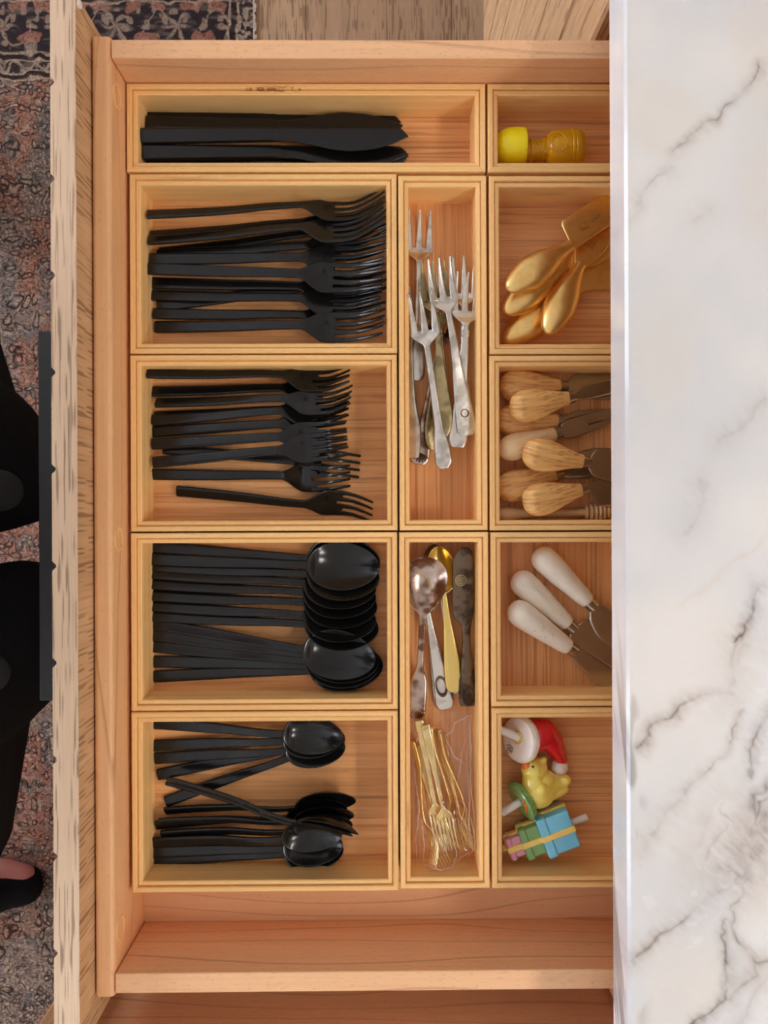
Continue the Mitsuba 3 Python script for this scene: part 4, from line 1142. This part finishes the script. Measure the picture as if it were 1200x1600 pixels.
# santa hat
nrm = np.array([-0.78, 0.10, 0.55]); nrm /= np.linalg.norm(nrm)
B = P(814, 1155, ZF0 + 0.0178)
brim = trimesh.creation.revolve(np.array([[0, -0.006], [0.014, -0.0062], [0.0185, -0.0050], [0.0208, -0.002], [0.0208, 0.002], [0.0190, 0.0046], [0.0160, 0.0052], [0.012, 0.0044], [0.0, 0.0040]]), sections=48)
if brim.volume < 0:
    brim.invert()
add('santa_hat_pick__brim', aim(brim, B, B + nrm), 'ceramic_white', 40, 'glossy white brim')
cone = [(0, 0.0165, 0.0140), (0, 0.0160, 0.0130), (0, 0.0138, 0.0108), (0, 0.0105, 0.0080), (0, 0.0085, 0.0060)]
px_ = [(838, 1149), (849, 1146), (861, 1157), (870, 1173), (876, 1186)]
pts = [(P(*q, ZF0 + c[1]), c[2]) for q, c in zip(px_, cone)]
add('santa_hat_pick__cone', fuse([hull(a, b) for a, b in zip(pts[:-1], pts[1:])], 0.0022), 'ceramic_red', True, 'glossy red bent cone')
pom = trimesh.creation.icosphere(4, 0.0078); pom.apply_scale([1, 1, 0.96]); pom.apply_translation(P(874, 1199, ZF0 + 0.0086))
add('santa_hat_pick__pompom', pom, 'ceramic_white', True, 'white pompom')
hole = trimesh.creation.revolve(np.array([[0, 0], [0.0056, 0], [0.0062, 0.0005], [0.0054, 0.0012], [0.0036, 0.0012], [0, 0.0004]]), sections=32)
Hc = B + nrm * 0.0040
hu = np.cross(nrm, [0, 1, 0]); hu /= np.linalg.norm(hu)
Hc = Hc - hu * 0.0 + np.array([0, 0.002, 0])
add('santa_hat_pick__socket', aim(hole, Hc, Hc + nrm), 'ceramic_tan', 30, 'tan glazed socket')
pg_end = P(779, 1139, ZF0 + 0.034)
peg = trimesh.creation.cylinder(0.0034, 1.0, sections=24); peg.apply_translation([0, 0, 0.5]); peg.apply_scale([1, 1, float(np.linalg.norm(pg_end - Hc))])
add('santa_hat_pick__peg', aim(peg, Hc, pg_end), 'peg_plastic', 30, 'translucent white peg')
side = np.cross([0, 0, 1], nrm); side /= np.linalg.norm(side); upv = np.cross(nrm, side)
St = np.eye(4); St[:3, 0], St[:3, 1], St[:3, 2] = -np.cross(upv, nrm) * -1, upv, nrm
xdir = np.cross(upv, nrm)
St[:3, 0], St[:3, 1], St[:3, 2] = xdir, np.cross(nrm, xdir), nrm
txt = [meshkit.text_mesh('MADE IN', 0.0010, 0.0002), meshkit.text_mesh('CHINA', 0.0010, 0.0002)]
ms = []
for k, t in enumerate(txt):
    t.apply_translation([-t.bounds.mean(0)[0], 0.0004 - k * 0.0017, 0]); ms.append(t)
ms.append(trimesh.creation.annulus(0.0036, 0.0040, 0.0002, sections=40))
stm = cat(*ms)
best = None
for a in np.linspace(0, 360, 73)[:-1]:                       # where the stamp sits round the brim
    c = B + nrm * 0.0052 + 0.0138 * (math.cos(math.radians(a)) * xdir + math.sin(math.radians(a)) * np.cross(nrm, xdir))
    e = np.linalg.norm((c - P(799, 1169, c[2]))[:2])
    if best is None or e < best[0]:
        best = (e, c)
St[:3, 3] = best[1] - nrm * 0.0002
ang = math.degrees(math.atan2(xdir[1], xdir[0]))
add('santa_hat_pick__stamp', stm, 'ceramic_black', False, 'round black origin stamp', to_world=T((St @ rot('z', -90 if abs(ang) > 60 else 0)).tolist()))
tag('santa_hat_pick', 'ceramic red santa hat ornament with white brim lying on its side, topmost of the ornaments', 'ornament')

# yellow chick
zc = ZF0


def w(x, y, z):
    return P(x, y, zc + z)


body = [hull((w(841, 1236, 0.0165), 0.0152), (w(850, 1222, 0.0165), 0.0118)), hull((w(836, 1226, 0.017), 0.0118), (w(834, 1206, 0.018), 0.0098)), hull((w(834, 1203, 0.0185), 0.0112), (w(837, 1200, 0.0175), 0.0104)),
        hull((w(858, 1226, 0.0155), 0.0100), (w(876, 1222, 0.0165), 0.0056)), hull((w(876, 1222, 0.0165), 0.0056), (w(884, 1219, 0.0185), 0.0048)), hull((w(880, 1232, 0.0150), 0.0048), (w(862, 1238, 0.014), 0.0070)),
        hull((w(845, 1192, 0.0195), 0.0046), (w(850, 1187, 0.0200), 0.0028)), hull((w(846, 1232, 0.0270), 0.0062), (w(842, 1250, 0.0240), 0.0046)), hull((w(838, 1236, 0.012), 0.0120), (w(830, 1250, 0.013), 0.0090))]
add('chick_pick__body', fuse(body, 0.0016, 14), 'ceramic_yellow', True, 'glossy yellow chick body')
bk = trimesh.creation.cone(0.0042, 0.0086, sections=20)
add('chick_pick__beak', aim(bk, w(823, 1197, 0.0225), w(816, 1186, 0.0240)), 'ceramic_orange', 35, 'orange beak')
eye = trimesh.creation.icosphere(2, 0.0011); eye.apply_translation(w(832.5, 1198, 0.0288))
add('chick_pick__eye', eye, 'ceramic_black', True, 'tiny black eye')
gn = np.array([-0.84, -0.44, 0.30]); gn /= np.linalg.norm(gn)
gb = trimesh.creation.revolve(np.array([[0, 0.0], [0.0172, 0.0], [0.0184, -0.0010], [0.0166, -0.0056], [0.0115, -0.0095], [0.0, -0.0105]]), sections=40)
if gb.volume < 0:
    gb.invert()
Gc = w(812, 1253, 0.0186)
v = gb.subdivide().subdivide()
blades = 0.0005 * np.sin(np.arctan2(v.vertices[:, 1], v.vertices[:, 0]) * 26) * (v.vertices[:, 2] < -0.0012)
v.vertices += v.vertices / (np.linalg.norm(v.vertices, axis=1, keepdims=True) + 1e-9) * blades[:, None]
add('chick_pick__grass_base', aim(v, Gc, Gc + gn), 'ceramic_green', 40, 'green ridged grass base')
ft = [hull((w(818, 1254, 0.0320), 0.0014), (w(826, 1263, 0.0285), 0.0011)), hull((w(821, 1258, 0.0310), 0.0012), (w(829, 1258, 0.0285), 0.0010)), hull((w(822, 1258, 0.0310), 0.0012), (w(823, 1268, 0.0270), 0.0010))]
add('chick_pick__foot', fuse(ft, 0.001, 4), 'ceramic_orange', True, 'orange foot')
pe = w(783, 1271, 0.022)
peg = trimesh.creation.cylinder(0.0034, 1.0, sections=24); peg.apply_translation([0, 0, 0.5]); peg.apply_scale([1, 1, float(np.linalg.norm(pe - Gc))])
add('chick_pick__peg', aim(peg, Gc, pe), 'peg_plastic', 30, 'translucent white peg')
tag('chick_pick', 'ceramic yellow chick ornament on a green grass base between hat and presents', 'ornament')

# stack of presents
ua = np.array([0.925, 0.35, 0.0]); ua[:2] /= np.linalg.norm(ua[:2]); uc = np.array([-ua[1], ua[0], 0])
Ms = np.eye(4); Ms[:3, 0], Ms[:3, 1], Ms[:3, 2] = ua, uc, [0, 0, 1]
Ms[:3, 3] = P(868, 1294, ZF0 + 0.0140)


def rbox(x0, x1, y0, y1, z0, z1, c=0.0016):
    m = m3.Manifold.batch_hull([sphere((x, y, z), c, 12) for x in (x0 + c, x1 - c) for y in (y0 + c, y1 - c) for z in (z0 + c, z1 - c)]).to_mesh()
    return trimesh.Trimesh(m.vert_properties[:, :3], m.tri_verts)


def present(nm, mat, x0, x1, h, lid, zz):
    # the box, its lid at the smaller x, and the two ribbons round it
    add(f'present_stack_pick__{nm}', cat(rbox(x0 + lid, x1, -h, h, -zz, zz), rbox(x0, x0 + lid + 0.001, -h - 0.0012, h + 0.0012, -zz - 0.0006, zz + 0.0010)), mat, 35, None, to_world=T(Ms.tolist()))
    rb = 0.0026
    add(f'present_stack_pick__{nm}__ribbon', cat(rbox(x0 - 0.0006, x1 + 0.0006, -rb, rb, -zz - 0.0006, zz + 0.0017, 0.0006), rbox(x0 - 0.0006, x1 + 0.0006, -h - 0.0019, h + 0.0019, -rb, rb, 0.0006)), 'ceramic_gold', 35, 'yellow ribbon', to_world=T(Ms.tolist()))


present('large_box', 'ceramic_blue', -0.0155, 0.0150, 0.0172, 0.0078, 0.0128)
present('middle_box', 'ceramic_green', -0.0335, -0.0150, 0.0132, 0.0058, 0.0104)
present('small_box', 'ceramic_pink', -0.0475, -0.0330, 0.0094, 0.0048, 0.0080)
kb = trimesh.creation.icosphere(3, 0.0036); kb.apply_translation([-0.0498, 0, 0])
add('present_stack_pick__bow', kb, 'ceramic_gold', True, 'yellow knob', to_world=T(Ms.tolist()))
peg = trimesh.creation.cylinder(0.0030, 0.016, sections=24); peg.apply_transform(rot('y', 90)); peg.apply_translation([0.0225, 0, 0.001])
add('present_stack_pick__peg', peg, 'peg_plastic', 30, 'translucent white peg', to_world=T(Ms.tolist()))
tag('present_stack_pick', 'ceramic ornament of stacked blue, green and pink presents with yellow ribbons', 'ornament')

# ------------------------------------------------------------------ the person standing astride at the drawer
J = dict(hipR=(-0.445, -0.150, 0.70), hipL=(-0.455, 0.066, 0.70), ankR=(-0.800, -0.725, 0.075), ankL=(-0.90, 0.66, 0.075))
kneeR = tuple(0.5 * (np.array(J['hipR']) + J['ankR']) + [0.03, 0, 0.02]); kneeL = tuple(0.5 * (np.array(J['hipL']) + J['ankL']) + [0.03, 0, 0.02])
pel, waist, chest, neck, head = (-0.555, -0.045, 0.78), (-0.56, -0.045, 0.93), (-0.55, -0.045, 1.13), (-0.53, -0.045, 1.31), (-0.50, -0.045, 1.44)


def leg(h, k, a, g=0.0):
    return [hull((h, 0.078 + g), (k, 0.058 + g)), hull((k, 0.058 + g), (a, 0.036 + g))]


def arm(s, g=0.0):
    sh, el, wr = (-0.56, -0.045 + s * 0.18, 1.22), (-0.60, -0.045 + s * 0.27, 0.97), (-0.58, -0.045 + s * 0.30, 0.74)
    return [hull((sh, 0.050 + g), (el, 0.037 + g)), hull((el, 0.036 + g), (wr, 0.025 + g))], wr


body = leg(J['hipR'], kneeR, J['ankR']) + leg(J['hipL'], kneeL, J['ankL'])
body += [hull((J['hipR'], 0.075), (pel, 0.10)), hull((J['hipL'], 0.07), (pel, 0.10)), hull((pel, 0.115), (waist, 0.105)), hull((waist, 0.105), (chest, 0.12)),
         hull(((-0.56, -0.19, 1.2), 0.06), ((-0.56, 0.10, 1.2), 0.06), (chest, 0.11)), hull((neck, 0.052), (chest, 0.07)), hull((neck, 0.05), (head, 0.07)),
         hull((head, 0.078), ((-0.515, -0.045, 1.49), 0.088)), hull(((-0.44, -0.045, 1.40), 0.03), (head, 0.06)), hull(((-0.405, -0.045, 1.452), 0.012), ((-0.43, -0.045, 1.475), 0.014)),
         hull(((-0.51, -0.13, 1.455), 0.012), ((-0.51, -0.128, 1.475), 0.014)), hull(((-0.51, 0.04, 1.455), 0.012), ((-0.51, 0.038, 1.475), 0.014))]
for s in (-1, 1):
    a, wr = arm(s); body += a
    body.append(hull((wr, 0.022), ((wr[0] + 0.01, wr[1], wr[2] - 0.08), 0.026)))
    for k in range(4):
        q = np.array(wr) + [-0.022 + 0.017 * k, 0, -0.085]
        ln = (0.055, 0.068, 0.072, 0.06)[k]
        body += [hull((q, 0.0085), (q + [0.004, -s * 0.006, -ln * 0.55], 0.008)), hull((q + [0.004, -s * 0.006, -ln * 0.55], 0.008), (q + [0.006, -s * 0.02, -ln], 0.0065))]
    q = np.array(wr) + [0.022, 0, -0.035]
    body += [hull((q, 0.010), (q + [0.022, -s * 0.008, -0.03], 0.009)), hull((q + [0.022, -s * 0.008, -0.03], 0.009), (q + [0.026, -s * 0.014, -0.055], 0.0075))]
heelR, ballR, toeR = (-0.86, -0.70, 0.045), (-0.715, -0.700, 0.034), (-0.672, -0.703, 0.030)
heelL, ballL, toeL = (-1.00, 0.66, 0.045), (-0.86, 0.66, 0.034), (-0.815, 0.66, 0.030)
for a, h_, b_, t_ in ((J['ankR'], heelR, ballR, toeR), (J['ankL'], heelL, ballL, toeL)):
    body += [hull((a, 0.036), (h_, 0.030)), hull((a, 0.034), (b_, 0.032), (h_, 0.030)), hull((b_, 0.033), (t_, 0.024)), hull((np.array(b_) + [0, 0.018, 0], 0.026), (np.array(t_) + [-0.004, 0.012, 0], 0.022))]
tm = fuse(body, 0.012, 8)
tm.vertices[:, 2] = np.maximum(tm.vertices[:, 2], 0.0095)
add('person__body', tm, 'skin', True)
g = 0.008
tr = leg(J['hipR'], kneeR, J['ankR'], g + 0.006) + leg(J['hipL'], kneeL, J['ankL'], g + 0.006)
fR, fL = P(34, 985, 0.70), P(38, 748, 0.70)                   # where the loose cloth over each leg comes nearest to the drawer
tr += [hull((J['hipR'], 0.082 + g), (fR, 0.072), (P(-60, 1040, 0.70), 0.09)), hull((J['hipL'], 0.066 + g), (fL, 0.046), (P(-50, 700, 0.70), 0.075), (P(-20, 740, 0.70), 0.062)),
       hull((pel, 0.120 + g), (J['hipR'], 0.086)), hull((pel, 0.120 + g), (J['hipL'], 0.080)), hull((pel, 0.118 + g), (waist, 0.108 + g))]
tru = fuse(tr, 0.012, 8)
add('person__trousers', tru, 'black_cloth', True, 'loose black trousers')
tp = [hull(((pel[0], pel[1], pel[2] + 0.0), 0.136 + g), (waist, 0.108 + 2 * g)), hull((waist, 0.106 + 2 * g), (chest, 0.12 + g)), hull(((-0.56, -0.19, 1.2), 0.06 + g), ((-0.56, 0.10, 1.2), 0.06 + g), (chest, 0.11 + g)), hull((neck, 0.045 + g), (chest, 0.07 + g))]
for s in (-1, 1):
    tp += arm(s, g)[0]
add('person__top', fuse(tp, 0.012, 8), 'black_cloth', True, 'long sleeved black top')
sh = [hull((heelR, 0.033), (np.array(ballR) + [0, -0.012, 0.004], 0.038)), hull((np.array(ballR) + [0, -0.010, 0.002], 0.039), (np.array(toeR) + [0.0, -0.008, 0.0], 0.031)), hull((np.array(ballR) + [-0.01, 0.004, -0.014], 0.030), (np.array(toeR) + [0.003, 0.004, -0.008], 0.022))]
for k, off in enumerate((np.zeros(3), np.array([-0.143, 1.362, 0.0]))):
    s_ = fuse([m_.translate([float(q) for q in off]) for m_ in sh], 0.006, 8)
    s_.vertices[:, 2] = np.maximum(s_.vertices[:, 2], 0.0088)
    add(num('person__shoe', k), s_, 'black_cloth', True, 'black low-cut shoe' if k == 0 else None)
hr = [hull(((-0.535, -0.045, 1.50), 0.094), ((-0.55, -0.045, 1.44), 0.078)), hull(((-0.56, -0.10, 1.40), 0.03), ((-0.55, -0.09, 1.50), 0.05)), hull(((-0.56, 0.01, 1.40), 0.03), ((-0.55, 0.0, 1.50), 0.05))]
add('person__hair', fuse(hr, 0.01, 6), 'hair', True)
for k, y in enumerate((-0.075, -0.015)):
    e_ = trimesh.creation.icosphere(2, 0.011); e_.apply_translation([-0.430, y, 1.478])
    add(num('person__eye', k), e_, 'ceramic_white', True)
mo = hull(((-0.408, -0.062, 1.412), 0.006), ((-0.405, -0.045, 1.411), 0.007), ((-0.408, -0.028, 1.412), 0.006)).to_mesh()
add('person__mouth', trimesh.Trimesh(mo.vert_properties[:, :3], mo.tri_verts), 'ceramic_pink', True)
for k, (px, py, rx) in enumerate(((0, 767, 0.021), (-20, 1053, 0.020))):
    d_ = P(px, py, 0.7) - CAM; d_ /= np.linalg.norm(d_)
    tri = tru.triangles; e1, e2 = tri[:, 1] - tri[:, 0], tri[:, 2] - tri[:, 0]
    h_ = np.cross(d_, e2); det = (e1 * h_).sum(1); det = np.where(np.abs(det) < 1e-12, 1e-12, det)
    s_ = CAM - tri[:, 0]; u_ = (s_ * h_).sum(1) / det; q_ = np.cross(s_, e1); v_ = (d_ * q_).sum(1) / det; t_ = (e2 * q_).sum(1) / det
    ok = (u_ >= 0) & (v_ >= 0) & (u_ + v_ <= 1) & (t_ > 0)
    if not ok.any():
        continue
    i_ = np.where(ok)[0][np.argmin(t_[ok])]
    at_, no_ = CAM + d_ * t_[i_], tru.face_normals[i_]
    m_ = trimesh.creation.icosphere(3, 1.0); m_.apply_scale([rx, rx, 0.006])
    add(num('person__cloth_patch', k), aim(m_, at_ - no_ * 0.001, at_ + no_), 'grey_cloth', True, 'round dark grey patch' if k == 0 else None)
tag('person', 'person in loose black trousers and black shoe standing on the rug beside the drawer', 'person')
